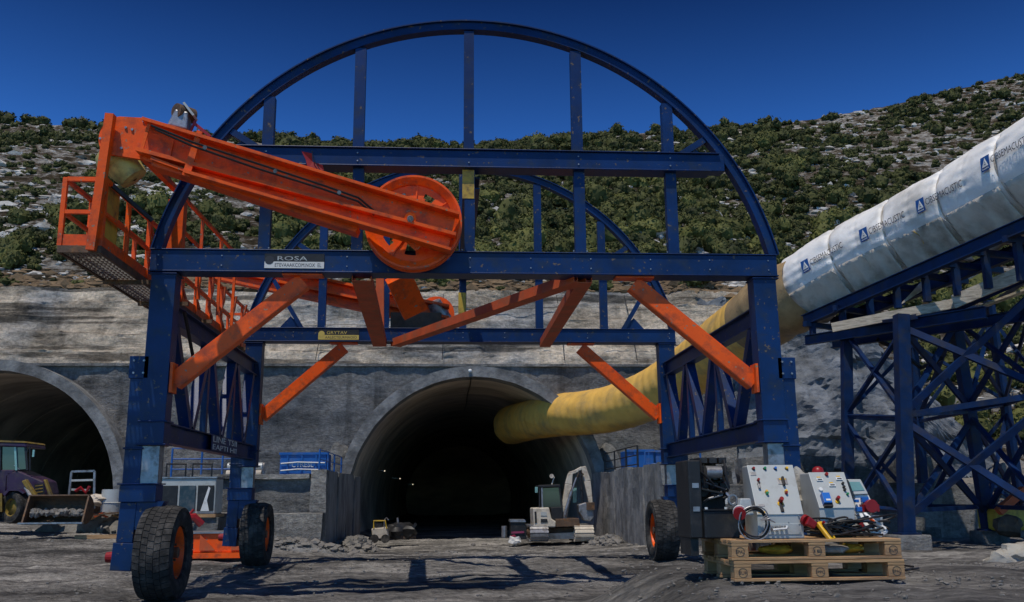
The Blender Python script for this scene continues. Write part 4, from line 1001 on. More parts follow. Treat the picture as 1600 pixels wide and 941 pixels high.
for k in range(4):
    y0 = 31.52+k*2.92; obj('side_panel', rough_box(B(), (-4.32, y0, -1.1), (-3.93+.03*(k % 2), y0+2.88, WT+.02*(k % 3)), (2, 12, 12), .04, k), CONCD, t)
obj('fill', B().box((-9.6, 31.5, -.5), (-4.4, 43.4, WT-.22)), CONC, t)
obj('coping', rough_box(B(), (-8.2, 30.85, WT-.27), (-4.45, 31.4, WT-.12), (16, 2, 2), .03, 8), CONCL, t)
for k, (x0, x1, z1) in enumerate(((-7.9, -6.6, .95), (-6.55, -3.85, .93))):
    b = rough_box(B(), (x0, 29.6, -.3), (x1, 30.6, z1), (10, 5, 8), .05, 20+k); o = obj('concrete_block', b, CONCL)
    tag(o, ['pale concrete block standing between the two left gantry legs', 'long pale concrete block at the foot of the wall, right of the rear left tyre'][k], 'concrete block')
b = rough_box(B(), (-9.4, 29.8, .0), (-8.0, 30.6, .55), (6, 3, 4), .05, 31); tag(obj('concrete_block', b, CONC), 'low dark concrete block behind the front left gantry tyre', 'concrete block')
t = thing('retaining_wall', 'dark streaked retaining wall right of the right tunnel mouth, behind the excavator', 'wall', (10, 29, 0))
for k in range(5):
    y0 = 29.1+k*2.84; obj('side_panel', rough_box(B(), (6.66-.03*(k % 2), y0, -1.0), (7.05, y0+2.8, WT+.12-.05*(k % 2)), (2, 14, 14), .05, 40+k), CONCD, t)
obj('front_panel', rough_box(B(), (6.7, 28.7, -.8), (16.5, 29.05, 1.7), (40, 2, 10), .09, 50), CONC, t); obj('fill', B().box((7.06, 29.1, -.5), (16.5, 43.4, 1.66)), CONC, t)
for k, (x, z, w, h) in enumerate(((8.1, 1.5, .7, .28), (9.6, 1.62, .3, .2))): obj('mortar_patch', rough_box(B(), (x, 28.64, z-.4), (x+w, 28.72, z-.4+h), (5, 1, 4), .06, k), PRINTW, t)
for k in range(5): obj('rubble_block', rough_box(B(), (8+k*1.7, 30.2+.7*math.sin(k*3), 1.6), (9.2+k*1.7, 31.5, 2.2+.5*math.sin(k*2.1)**2), (5, 4, 4), .16, 60+k), [CONC, CONCL][k % 2], t)
heap('rubble_heap', -3.3, 35, .7, 3.6, .4, CONC, 'grey rubble heaped along the road beside the left retaining wall', 260, .11)
heap('rubble_heap', -4.6, 29.3, 1.9, .9, .3, CONC, 'low rubble spill at the foot of the long pale concrete block', 260, .08, 5)
heap('rubble_heap', 6.1, 36.5, .55, 2.0, .25, DEBRIS, 'small pale rubble heap between excavator and right retaining wall', 160, .09, 6)
heap('rubble_heap', -12.6, 37, 2.2, 1.4, .9, DEBRIS, 'rubble and scrap heap at the right foot of the left tunnel', 170, .25, 9)
heap('rubble_heap', 19.5, 31, 3.2, 2, 2.0, DEBRIS, 'brown spoil heap behind the duct trestle at the right edge', 160, .35, 12)
# mounds of shotcrete shoulder beside both collars
for k, (x, z) in enumerate(((-5.1, 2.2), (7.5, 2.2))):
    b = MB().blob((x+.1-.2*k, 43.5, z-.5), (.75, .45, 2.1), k, 3, .12); tag(obj('sprayed_shoulder', b, CONC, None, True), ['pale sprayed concrete shoulder', 'pale sprayed concrete shoulder under the duct'][k]+[' left of the right tunnel collar', ', right of the tunnel collar'][k], 'concrete shoulder')

# blue containers and railings on the walls
def container(x0, x1, y, z0, z1, label, white=True):
    t = thing('blue_container', label, 'container', ((x0+x1)/2, y, z0))
    obj('body', B().box((x0, y, z0), (x1, y+1.5, z1)), TB2, t, bevel=.03)
    b = B(); b.box((x0-.03, y-.05, z1-.06), (x1+.03, y-.002, z1+.03)); obj('rim', b, TB2, t); obj('rim', B().box((x0-.03, y-.05, z0), (x1+.03, y-.002, z0+.09)), TB2, t)
    k = 0; x = x0+.3
    while x < x1-.1: obj('rib', B().box((x-.03, y-.04, z0+.1), (x+.03, y-.002, z1-.07)), TB2, t); x += .55
    if white:
        text('lettering', 'CTRESL', .3, (x0+.45, y-.055, z0+.48), (1, 0, 0), (0, 0, 1), PRINTW, t, .002, fit=.85)
        for q in (.35, .62): obj('lashing', B().tube([(x0+.05, y-.06, z0+q), (x0+.7, y-.09, z0+q+.05), (x1-.05, y-.06, z0+q+.02)], .025, 5), PRINTW, t)
TB2 = mat('container_blue', (.01, .10, .36), .45, 0, .25, 2, (.12, .12, .12), .4, 2, .05, 30)
ZT = 2.1
container(-6.55, -4.75, 37.5, ZT, ZT+1.02, 'blue steel container with white lettering on top of the left retaining wall')
container(7.1, 8.15, 37.0, 1.7+.45, 3.15, 'blue container panel, left one of the pair on the right retaining wall', False)
container(8.25, 9.3, 37.1, 1.7+.45, 3.12, 'blue container panel splashed with yellow, right one of the pair on the right wall', False)
tag(obj('splashed_paint', B().blob((8.75, 37.0, 2.6), (.32, .02, .15), 4, 1, .8), YELLOW), 'yellow splash of paint on the right blue container panel', 'paint splash')
def railing(pts, z0, h, label, m=None):
    m = m or TB2
    t = thing('railing', label, 'railing', (*pts[0][:2], z0))
    for (x, y) in pts: obj('post', B().cyl((x, y, z0), (x, y, z0+h), .035, .035, 8), m, t)
    for q in (1, .66, .33):
        for (a, b_) in zip(pts, pts[1:]): obj('rail', B().cyl((*a, z0+h*q), (*b_, z0+h*q), .022, .022, 6), m, t)
railing([(-9.4, 33, ), (-8.4, 33), (-7.7, 33), (-6.9, 33), (-6.6, 33)], WT-.24, 1.05, 'blue pipe railing on the left retaining wall, left of the blue container')
railing([(-4.55, 34), (-4.5, 36), (-4.5, 38), (-4.5, 40.5)], WT-.2, 1.0, 'blue pipe railing along the tunnel edge of the left retaining wall')
railing([(6.9, 34), (6.85, 36), (6.85, 38.5), (6.85, 41)], WT-.1, 1.0, 'dark pipe railing along the tunnel edge of the right retaining wall', BLACK)
railing([(7.0, 33.2), (8.0, 33.2), (9.0, 33.2)], 1.67, 1.25, 'blue pipe railing in front of the blue container panels', TB2)
# pipes and formwork on the left wall
t = thing('pipe_stack', 'pale pipes stacked behind the railing on the left retaining wall', 'pipes', (-8, 35, ZT))
for k in range(5): obj('pipe', B().cyl((-8.0, 35+.32*(k % 3)+.16*(k//3), ZT+.15+.28*(k//3)), (-6.75, 35+.32*(k % 3)+.16*(k//3), ZT+.15+.28*(k//3)), .15, .15, 14), [CANVAS, GREYP][k % 2], t, True)
# machinery behind the front left leg
t = thing('compressor_unit', 'dark teal and grey compressor with open hatches behind the left gantry legs', 'compressor', (-7.5, 28.6, .1))
TEAL = mat('dark_teal_paint', (.02, .05, .07), .5, 0, .3, 3, (.12, .12, .12), .5, 3, .05)
obj('plinth', rough_box(B(), (-8.5, 28.25, -.2), (-6.65, 29.4, .86), (8, 5, 6), .06, 77), CONC, t); obj('base_frame', B().box((-8.45, 28.2, .87), (-6.7, 29.3, .96)), WOOD, t)
obj('body', B().box((-8.4, 28.3, .961), (-6.75, 29.2, 1.98)), GREYP, t, bevel=.04); obj('roof_panel', B().box((-8.43, 28.27, 1.985), (-6.72, 29.23, 2.03)), STEEL, t)
for k in range(3): obj('hatch', B().box((-8.3+k*.52, 28.262, 1.05), (-7.84+k*.52, 28.298, 1.78)), [BLACK, TEAL, BLACK][k], t, bevel=.01)
for k in range(2): obj('lifting_frame', B().tube([(-8.2+k*.75, 28.3, 2.03), (-8.2+k*.75, 28.3, 2.4), (-7.65+k*.75, 28.3, 2.4), (-7.65+k*.75, 28.3, 2.03)], .03, 6), BLACK, t)
obj('torn_sheet', B().prism([(-7.15, 28.25, 1.05), (-6.95, 28.25, 1.75), (-6.9, 28.25, 1.7), (-6.98, 28.25, 1.35), (-6.9, 28.25, 1.05)], (0, .01, 0)), WHITEP, t)
obj('hose', B().tube([(-8.2, 28.2, 1.2), (-8.3, 28.0, .9), (-7.9, 27.9, .6), (-7.5, 28.0, .8), (-7.3, 28.1, 1.1)], .04, 7), REDP, t, True)
t = thing('orange_chassis', 'low orange steel chassis lying on the ground between the left gantry tyres', 'steel frame', (-6.0, 22.2, 0))
obj('deck', B().box((-6.55, 22.3, .20), (-4.6, 23.5, .62)), ORANGE, t, bevel=.02); obj('top_plate', B().box((-6.6, 22.25, .622), (-4.55, 23.55, .65)), STEEL, t)
for k in range(3): obj('gusset', B().prism([(-6.3+k*.7, 22.29, .25), (-5.95+k*.7, 22.29, .25), (-6.3+k*.7, 22.29, .6)], (0, -.05, 0)), ORANGE2, t)
obj('bottom_rail', B().box((-6.7, 22.2, .08), (-4.5, 22.4, .198)), ORANGE, t)
t = thing('orange_engine', 'small orange engine with red manifold behind the front left tyre', 'engine', (-7.0, 23.2, 0))
obj('block', B().box((-7.25, 23.3, .5), (-6.75, 23.9, 1.05)), ORANGE, t, bevel=.04); obj('manifold', B().tube([(-6.7, 23.2, 1.0), (-6.5, 23.1, 1.08), (-6.3, 23.1, .95), (-6.0, 23.2, .98), (-5.85, 23.3, .8)], .09, 8), REDP, t, True); obj('pulley', B().cyl((-6.4, 23.25, .85), (-6.4, 23.05, .85), .16, .16, 16), RUST, t)
obj('stand', B().box((-7.3, 23.2, .0), (-5.8, 24.0, .48)), BLACK, t)

# ================================================================== EXCAVATOR
EY = 38.3
def e(px, py, dy=0): return spot(px, py, EY+dy)
def plate3(b, P, y0, y1):   # polygon in picture outline at the machine's distance, extruded in depth
    Q = [e(*p, y0) for p in P]; return b.prism(Q, (0, y1-y0, 0))
X = thing('mini_excavator', 'cream mini excavator with raised folded boom parked at the right side of the tunnel mouth', 'excavator', e(862, 846))
CRM, DK = CREAM, BLACK
for k, (x0, x1, d) in enumerate(((828, 857, 0), (898, 928, 0))):
    b = B(); a, c = e(x0, 846), e(x1, 846); w = c.x-a.x; z = a.z+.02
    # crawler seen end-on: rubber loop with cross pads, running in depth
    L, H = 1.9, .56; m_ = 40; path = []
    for q in range(m_):
        s = q/m_*(2*L+math.pi*H)
        if s < L: path.append((-L/2+s, H))
        elif s < L+math.pi*H/2: a_ = (s-L)/(H/2); path.append((L/2+H/2*math.sin(a_), H/2+H/2*math.cos(a_)))
        elif s < 2*L+math.pi*H/2: path.append((L/2-(s-L-math.pi*H/2), 0))
        else: a_ = (s-2*L-math.pi*H/2)/(H/2); path.append((-L/2-H/2*math.sin(a_), H/2-H/2*math.cos(a_)))
    for q in range(m_):
        (y0, z0), (y1, z1) = path[q], path[(q+1) % m_]; P0 = Vector((a.x+w/2, EY+1.1+y0, z+z0)); P1 = Vector((a.x+w/2, EY+1.1+y1, z+z1))
        b.bar(P0, P1, w-.04, .05); b.bar(P0, P0.lerp(P1, .55), w, .09)
    tr = obj('track', b, [STEEL, CREAM][k], X)
    obj('track_frame', B().box((a.x+.05, EY+.15, z+.08), (c.x-.05, EY+2.0, z+.46)), RUST, tr)
    for q in range(4): obj('roller', B().cyl((a.x+.01, EY+.35+q*.5, z+.28), (c.x-.01, EY+.35+q*.5, z+.28), .14, .14, 12), CRM if k else RUST, tr)
b = B(); plate3(b, [(856, 834), (899, 832), (899, 842), (858, 843)], .3, .5); obj('dozer_blade', b, CRM, X)
b = B(); plate3(b, [(850, 826), (902, 824), (900, 834), (856, 835)], .5, 1.4); obj('undercarriage', b, RUST, X)
b = B(); plate3(b, [(833, 794), (858, 793), (862, 811), (869, 815), (868, 824), (834, 824)], 0, 1.5); bd = obj('counterweight', b, CRM, X, bevel=.04)
b = B(); plate3(b, [(835, 800), (838, 799), (839, 817), (836, 818)], -.02, -.002); obj('black_grille', b, DK, bd)
b = B(); plate3(b, [(845, 811), (855, 811), (856, 816), (845, 817)], -.02, -.002); obj('vent', b, DK, bd)
b = B(); plate3(b, [(845, 800), (854, 800), (855, 806), (845, 806)], -.02, -.002); obj('badge', b, GREYP, bd)
b = B(); plate3(b, [(868, 811), (905, 810), (906, 822), (869, 824)], .1, 1.5); obj('platform', b, RUST, X, bevel=.02)
cab = obj('cab', plate3(B(), [(860, 793), (879, 792), (880, 812), (862, 813)], .15, 1.5), DK, X, bevel=.02); obj('roof', plate3(B(), [(841, 758), (875, 757), (876, 761), (841, 762)], .15, 1.5), DK, cab, bevel=.02)
for (p, q) in (((843, 762), (843, 794)), ((846.5, 762), (847.5, 794)), ((874, 761), (878, 793))):
    for d in (.2, 1.4): obj('pillar', B().bar(e(*p, d), e(*q, d), .06, .06), STEEL if p[0] == 846.5 and d == .2 else DK, cab)
b = B(); plate3(b, [(848, 763), (873, 762), (877, 792), (849, 793)], .22, .24); obj('window', b, GLASS, cab)
obj('seat', B().box(tuple(e(853, 800, .6)), tuple(e(868, 780, 1.0))), DK, cab)
obj('work_lamp', B().cyl(e(862, 744, .3), e(862, 744, .2), .09, .09, 10), CRM, X); obj('lamp_stalk', B().bar(e(862, 757, .3), e(866, 745, .3), .05, .05), CRM, X)
obj('mirror', B().box(tuple(e(836, 770, .2)), tuple(e(840, 761, .25))), GLASSL, X)
# boom: rises at the right of the cab, elbow, stick down to the bucket
def limb(name, P, W, y, m, w=.28):
    b = B()
    for (p, q), (w0, w1) in zip(zip(P, P[1:]), zip(W, W[1:])): b.bar(e(*p, y), e(*q, y), w0, w, (0, 1, 0), w2=w1, h2=w)
    return obj(name, b, m, X, bevel=.02)
limb('boom', [(880, 818), (883, 792), (888, 757), (891, 740)], [.18, .28, .28, .18], .5, CRM, .26)
limb('boom_arm', [(889, 740), (899, 737), (909, 731)], [.12, .14, .12], .5, CRM, .2)
limb('stick', [(911, 729), (917, 752), (921, 776), (923, 792)], [.2, .28, .2, .14], .5, CRM, .26)
obj('boom_cylinder', B().cyl(e(880, 812, .3), e(893, 768, .3), .07, .07, 10).cyl(e(893, 768, .3), e(901, 746, .3), .04, .04, 8), STEEL, X)
obj('stick_cylinder', B().cyl(e(906, 735, .3), e(909, 766, .3), .06, .06, 10).cyl(e(909, 766, .3), e(910, 788, .3), .035, .035, 8), DK, X)
obj('hose', B().tube([e(884, 800, .35), e(890, 772, .3), (e(899, 752, .3)), e(906, 736, .3), e(912, 742, .3)], .035, 6), BARK, X)
b = B(); plate3(b, [(904, 789), (915, 785), (927, 793), (928, 808), (923, 815), (913, 813), (905, 800)], .2, .9); obj('bucket', b, STEEL, X, bevel=.03)
b = B(); plate3(b, [(895, 763), (901, 762), (901, 785), (895, 786)], .9, 1.0); obj('rear_window', b, GLASSL, X)
obj('quick_coupler', B().box(tuple(e(917, 797, .1)), tuple(e(926, 785, .6))), RUST, X)
# dark crate and bits left of the excavator
t = thing('dark_bin', 'dark steel bin with a pink stripe left of the mini excavator', 'bin', e(810, 846)); b = B(); plate3(b, [(798, 816), (819, 816), (823, 822), (823, 843), (799, 844)], .2, 1.0); bb = obj('body', b, BLACK, t, bevel=.02)
b = B(); plate3(b, [(799, 831), (819, 830), (819, 833), (799, 834)], .15, .19); obj('stripe', b, mat('faded_pink', (.25, .04, .10), .6), t); b = B(); plate3(b, [(797, 812), (820, 812), (822, 816), (797, 816)], .15, 1.05); obj('lid', b, STEEL, t)
t = thing('grout_lump', 'whitish lump of grout with a red rag on top, beside the dark bin', 'debris lump', e(805, 849, -.5)); obj('lump', B().blob(e(804, 845, -.5), (.26, .2, .16), 3, 1, .4), PRINTW, t); obj('rag', B().blob(e(802, 838, -.5), (.1, .1, .06), 4, 1, .4), mat('dark_red_cloth', (.18, .01, .04), .8), t)
t = thing('pump', 'small dark pump standing in the shade left of the dark bin', 'pump', e(788, 840, 1)); obj('body', B().cyl(e(788, 840, 1), e(788, 822, 1), .12, .12, 12), STEEL, t); obj('motor', B().box(tuple(e(784, 840, 1.1)), tuple(e(793, 831, 1.4))), BLACK, t)
# yellow compact machine and dark drum at left of the tunnel mouth
t = thing('yellow_trolley', 'small yellow machine with a tubular guard left in the right tunnel mouth', 'trolley', e(594, 846)); b = B(); plate3(b, [(580, 826), (604, 824), (607, 842), (582, 843)], 0, .9); obj('body', b, CANVAS, t, bevel=.04)
obj('guard', B().tube([e(584, 826), e(584, 814), e(602, 814), e(604, 826)], .03, 6), YELLOW, t); obj('seat', B().box(tuple(e(586, 825, .2)), tuple(e(598, 818, .6))), BLACK, t)
for k in (0, 1): obj('wheel', B().cyl(e(585+k*17, 842, .1), e(585+k*17, 842, -.1), .17, .17, 14), RUBBER, t)
obj('lever', B().tube([e(600, 824), e(601, 812), e(604, 809), e(607, 813)], .025, 6), STEEL, t)
t = thing('dark_machine', 'low dark dusty machine under a tarpaulin, in the shade right of the small yellow trolley', 'machine', e(630, 846, 1))
obj('tarpaulin', B().blob(e(626, 830, 1.2), (.62, .5, .36), 12, 2, .35), BLACK, t, True); obj('frame', B().box(tuple(e(610, 842, .9)), tuple(e(650, 836, 1.5))), RUST, t)
obj('arm', B().bar(e(640, 832, 1), e(650, 818, 1), .12, .12), BLACK, t); obj('exhaust', B().cyl(e(622, 820, 1), e(621, 809, 1), .04, .04, 8), STEEL, t)

# ================================================================== BACKHOE LOADER, LEFT EDGE
LY = 33.5
def l(px, py, dy=0): return spot(px, py, LY+dy)
def lp(P, y0, y1): return B().prism([l(*p, y0) for p in P], (0, y1-y0, 0))
DYEL = mat('dull_yellow_paint', (.24, .16, .03), .5, 0, .3, 3, (.09, .07, .04), .55, 4, .05, 30, .3)
L = thing('loader', 'purple wheel loader with yellow lift arms and a lowered front bucket, left edge', 'loader', l(40, 815))
obj('bonnet', lp([(10, 738), (28, 735), (68, 752), (72, 772), (60, 785), (8, 785)], 0, 1.15), PURPLE, L, bevel=.05); gr = obj('front_grille', lp([(53, 757), (68, 755), (70, 772), (56, 776)], -.03, -.004), BLACK, L)
for k in range(3): obj('grille_mark', lp([(55, 759+k*5), (67, 757.5+k*5), (67, 759+k*5), (55, 760.5+k*5)], -.045, -.032), DYEL, gr)
cb = obj('cab', lp([(-30, 690), (40, 692), (42, 699), (-30, 697)], -.1, 1.5), PURPLE, L, bevel=.04); obj('roof_edge', lp([(-30, 687), (38, 689.5), (40, 692), (-30, 690)], -.12, 1.52), DYEL, cb)
obj('windscreen', lp([(3, 698), (38, 699), (42, 733), (4, 735)], 0.02, .04), GLASS, cb); obj('side_glass', lp([(-30, 698), (0, 698), (0, 733), (-30, 733)], .02, .04), GLASS, cb)
for x0, x1 in ((1, 0), (40, 43), (24, 26)): obj('pillar', B().bar(l(x0, 697, 0), l(x1, 735, 0), .07, .07), BLACK if x0 != 24 else GLASSL, cb)
obj('cab_base', lp([(-30, 734), (26, 734), (10, 745), (8, 775), (-30, 775)], 0, 1.4), PURPLE, L, bevel=.03); obj('steering_wheel', B().lathe([(-.02, .18), (.02, .18), (.02, .21), (-.02, .21)], l(15, 722, .5), (.2, 0, 1), 20), BLACK, cb)
obj('mirror', B().box(tuple(l(50, 714, -.1)), tuple(l(55, 703, -.05))), GLASSL, L); obj('mirror_arm', B().tube([l(43, 706, -.05), l(47, 698, -.08), l(47, 735, -.05)], .03, 6), BLACK, L)
obj('wiper', B().bar(l(22, 727, 0), l(31, 734, 0), .03, .02), STEEL, cb)
for k, (xx, yy, R) in enumerate(((22, 793, .53), (-32, 790, .75))):
    w = bpy.data.objects.new('wheel', None); COL.objects.link(w); w.parent = L; p = l(xx, yy, -.05); w.location = p-wloc(L); w.rotation_euler = (0, 0, math.radians(62)); sc = R/.655; w.scale = (sc*.8, sc, sc)
    obj('tyre', tyre_mb(), RUBBER, w, True); obj('rim', rim_mb(-1), DYEL, w, True); ORG[w.name] = Vector()
obj('chassis', lp([(-30, 770), (62, 768), (62, 788), (-30, 790)], .2, 1.1), BLACK, L)
obj('mudguard', lp([(4, 772), (12, 764), (30, 764), (38, 770), (36, 772), (28, 767), (14, 767), (7, 775)], -.3, .2), PURPLE, L)
for k, P in enumerate(([(33, 752), (40, 749), (57, 775), (52, 783)], [(67, 750), (71, 749), (80, 774), (76, 776)])): obj('lift_arm', lp(P, -.5+k*.2, -.3+k*.2), DYEL, L, bevel=.03)
obj('ram', B().cyl(l(40, 762, -.4), l(50, 779, -.6), .06, .06, 10), STEEL, L)
obj('step', lp([(-4, 771), (3, 771), (3, 800), (-4, 800)], -.2, -.1), DYEL, L)
# bucket: side plates, curved back, lip
bk = B(); n = 10; yb_ = -1.7
left, right = l(50, 775, yb_), l(132, 776, yb_); zb_ = l(60, 818, yb_).z; ztp = left.z; H_ = ztp-zb_; prof = []
for k in range(n+1): a = math.radians(-80+165*k/n); prof.append((.55*math.cos(a)*1.0, zb_+H_*.5+H_*.5*math.sin(a)))
prof = [(-.35, zb_)]+prof
for (yy, zz) in prof: bk.v.append((left.x-.25, LY+yb_+.3+yy, zz)); bk.v.append((right.x, LY+yb_+.3+yy, zz))
for k in range(len(prof)-1): bk.f.append((2*k, 2*k+1, 2*k+3, 2*k+2)); bk.m.append(0)
bu = obj('bucket', bk, RUST, L); s_ = bu.modifiers.new('thick', 'SOLIDIFY'); s_.thickness = .04
for xx in (left.x-.25, right.x-.02): obj('bucket_side', B().prism([(xx, LY+yb_+.3+yy, zz) for yy, zz in prof], (.05, 0, 0)), RUST, bu)
obj('cutting_edge', B().box((left.x-.3, LY+yb_-.15, zb_-.02), (right.x+.05, LY+yb_+.0, zb_+.03)), STEEL, bu)
bl_ = B(); rr_ = random.Random(2)
for k in range(150): u = rr_.random(); bl_.blob((left.x-.1+(right.x-left.x)*u, LY+yb_+.2+.45*rr_.random(), zb_+H_*(.30+.14*rr_.random())), .05+.06*rr_.random(), k, 0, .5)
obj('bucket_load', bl_, DEBRIS, bu, kind='stuff')
# small framed machine next to the bucket
t = thing('steel_frame_cart', 'small cart with a tall rectangular steel frame beside the loader bucket', 'cart', l(128, 800, 1.5))
for (p, q) in (((112, 737), (148, 736)), ((112, 737), (107, 783)), ((148, 736), (147, 795)), ((112, 751), (147, 750)), ((112, 765), (140, 766))): obj('frame_bar', B().bar(l(*p, 1.5), l(*q, 1.5), .07, .07, (0, 1, 0)), GREYP if p[1] > 740 else STEEL, t)
obj('hopper', B().prism([l(*p, 1.6) for p in ((103, 775), (146, 772), (146, 795), (138, 806), (128, 808), (118, 795))], (0, .8, 0)), RUST, t, bevel=.03); obj('valve', B().tube([l(118, 768, 1.4), l(126, 762, 1.4), l(134, 770, 1.4), l(140, 760, 1.4)], .06, 6), REDP, t)
obj('tank', B().cyl(l(110, 784, 1.4), l(124, 784, 1.4), .18, .18, 14), STEEL, t, True)
for (x, y, w, h, m, nm, lb) in ((175, 788, .75, .8, GREYP, 'grey_drum', 'grey drum standing among the scrap left of the front gantry leg'), (156, 779, .5, .4, CANVAS, 'cement_sack', 'pale cement sack on the scrap beside the framed cart')):
    p = l(x, y+12, 1.2); tt = thing(nm, lb, nm.split('_')[1], p)
    if nm == 'grey_drum': obj('drum', B().lathe([(0, .02), (0, .38), (.3, .4), (.32, .42), (.34, .4), (.78, .38), (.78, .02)], p, (0, 0, 1), 28, False), m, tt, True)
    else: obj('sack', B().blob(p+Vector((0, 0, .2)), (w, .4, h*.5), 2, 2, .3), m, tt, True)
for k in range(7):
    p = l(140+k*7, 806+2*math.sin(k*2), .6+.2*k); o = tag(obj('scrap_bar', B().bar(p, p+Vector((.9*math.cos(k), .3, .25*math.sin(k*2.3)+.1)), .09, .05), [RUST, ORANGE2, WOOD][k % 3]), ['rusty', 'orange', 'wooden', 'bent rusty', 'short orange', 'split wooden', 'last rusty'][k]+' bar lying in the scrap between loader bucket and gantry leg', 'scrap')

# ================================================================== PALLETS AND CONTROL GEAR
PX, PY, PW, PD = 2.02, 6.74, 1.25, .82
PZ = gz(PX+.6, PY)+.005
def pallet(z, label, words, dx=0):
    t = thing('pallet', label, 'pallet', (PX+dx, PY, z), 'two stacked wooden pallets'); x0, y0 = PX+dx, PY
    for k in range(3): obj('bottom_board', B().box((x0, y0+k*(PD-.1)/2, z), (x0+PW, y0+k*(PD-.1)/2+.10, z+.02)), WOOD, t, bevel=.003)
    i = 0
    for r_ in range(3):
        for c_ in range(3):
            xx = x0+c_*(PW-.125)/2; yy = y0+r_*(PD-.11)/2+.004
            bl = obj('block', B().box((xx+.004, yy, z+.021), (xx+.125, yy+.10, z+.099)), WOOD, t, bevel=.004)
            if r_ == 0:
                obj('stamp', B().lathe([(0, .030), (.001, .030), (.001, .033), (0, .033)], (xx+.064, yy-.001, z+.06), (0, -1, 0), 24), PRINTK, bl).scale = (1, 1, 1)
                text('stamp', words[c_], .03, (xx+.034, yy-.0012, z+.049), (1, 0, 0), (0, 0, 1), PRINTK, bl, .0004, fit=.058)
    for c_ in range(3): xx = x0+c_*(PW-.125)/2; obj('cross_board', B().box((xx+.002, y0+.002, z+.1), (xx+.127, y0+PD-.002, z+.12)), WOOD, t, bevel=.003)
    for k in range(7): yy = y0+k*(PD-.095)/6; o = obj('deck_board', B().box((x0+.006*math.sin(k*3), yy, z+.1205), (x0+PW+.005*math.sin(k*5), yy+.092, z+.141)), WOOD, t, bevel=.003)
    return t
pallet(PZ, 'lower of the two stacked wooden pallets, resting on the ground', ('EUR', 'IPPC', 'EPAL'), .012); pallet(PZ+.145, 'upper of the two stacked wooden pallets, carrying the control boxes', ('EPAL', 'IE', 'EUR'))
DZ = PZ+.145+.142
DEP = PY+.06
def pz(px, py, Y): return spot(px, py, Y)
def console(name, label, fl, fr, tl, tr, knee, zb, depth_f, depth_t, ybk, m):
    kk = (tr[0]-fl)/(depth_t-depth_f); sb_ = kk*(ybk-depth_f); st_ = kk*(ybk-depth_t)
    """sloping desk: front foot left/right px, knee height, top edge"""
    t = thing(name, label, 'control box', (fl, depth_f, zb)); h_k, h_t = knee, tl
    P = [(fl, depth_f), (fr, depth_f)]
    x0, x1 = fl, fr; xt0, xt1 = tr
    b = B(); V = [(x0, depth_f, zb), (x1, depth_f, zb), (x1+sb_, ybk, zb), (x0+sb_, ybk, zb), (x0, depth_f, zb+h_k), (x1, depth_f, zb+h_k), (xt1, depth_t, zb+h_t), (xt0, depth_t, zb+h_t), (xt0+st_, ybk, zb+h_t), (xt1+st_, ybk, zb+h_t)]
    b.add(V, [(0, 1, 5, 4), (4, 5, 6, 7), (7, 6, 9, 8), (1, 2, 9, 6, 5), (3, 0, 4, 7, 8), (2, 3, 8, 9), (0, 3, 2, 1)]); obj('housing', b, m, t, bevel=.008)
    o = Vector((x0, depth_f, zb+h_k)); ex = Vector((x1-x0, 0, 0)); ey = Vector((0, depth_t-depth_f, h_t-h_k)); sh = Vector((xt0-x0, 0, 0)); L_ = ey.length; n_ = ex.cross(ey).normalized()
    def S_(u, v, w=0): # u across 0..1, v up 0..1
        a = o+(ey+sh)*v; xx = x0+(xt0-x0)*v+u*((x1-x0)*(1-v)+(xt1-xt0)*v); return Vector((xx, a.y, a.z))+n_*w
    ev = ey.normalized(); eu = Vector((1, 0, 0))
    def slab(nm, u, v, w, h, th, mm, par=t, base=.003): 
        c = S_(u, v, base); P = [c-eu*w/2-ev*h/2, c+eu*w/2-ev*h/2, c+eu*w/2+ev*h/2, c-eu*w/2+ev*h/2]; return obj(nm, B().prism(P, n_*th), mm, par, bevel=.0015)
    def knob(nm, u, v, r, hh, mm, par=t, base=.002): c = S_(u, v, base); return obj(nm, B().cyl(c, c+n_*hh, r, r*.85, 16), mm, par, True)
    slab('lid', .5, .5, (x1-x0)*.97, L_*.97, .004, m, t, .001) if name == 'x' else None
    return t, S_, slab, knob, n_
# big console
Yc = 6.86
xa, xb = spot(1186, 850, Yc).x, spot(1258, 850, Yc).x; zk = spot(1200, 804, Yc).z-DZ; Yt = Yc+.22; zt_ = spot(1200, 728, Yt).z-DZ
t, S_, slab, knob, n_ = console('control_console', 'largest light grey control console with a sloping front of coloured buttons, on the pallets', xa, xb, zt_, (spot(1167, 728, Yt).x, spot(1238, 728, Yt).x), zk, DZ, Yc, Yt, Yc+.38, GREYP)
fr = B(); c1, c2, c3, c4 = [S_(u, v, .0) for u, v in ((-.005, -.01), (1.005, -.01), (1.005, 1.01), (-.005, 1.01))]; obj('door_edge', B().prism([c1, c2, c3, c4], n_*.006), GREYP, t, bevel=.003)
for u, mm in ((.12, REDP), (.37, GREENP), (.6, BLUEP), (.85, YELP)): k_ = knob('push_button', u, .925, .0105, .02, mm, t, .006); knob('button_ring', u, .925, .014, .006, BLACK, k_, .006)
slab('label_plate', .09, .82, .045, .032, .004, STEEL, t, .006)
for u, v, mm in ((.17, .68, REDP), (.16, .60, BLACK), (.30, .40, GREENP), (.72, .41, REDP), (.29, .435, YELP), (.72, .44, YELP)): knob('switch', u, v, .011, .024, mm, t, .006)
slab('switch_handle', .155, .56, .016, .05, .02, STEEL, t, .008); slab('main_switch_plate', .7, .66, .075, .055, .004, STEEL, t, .006); slab('plate_mark', .7, .70, .05, .012, .002, YELP, t, .011); slab('main_switch_handle', .7, .64, .017, .07, .026, BLACK, t, .01)
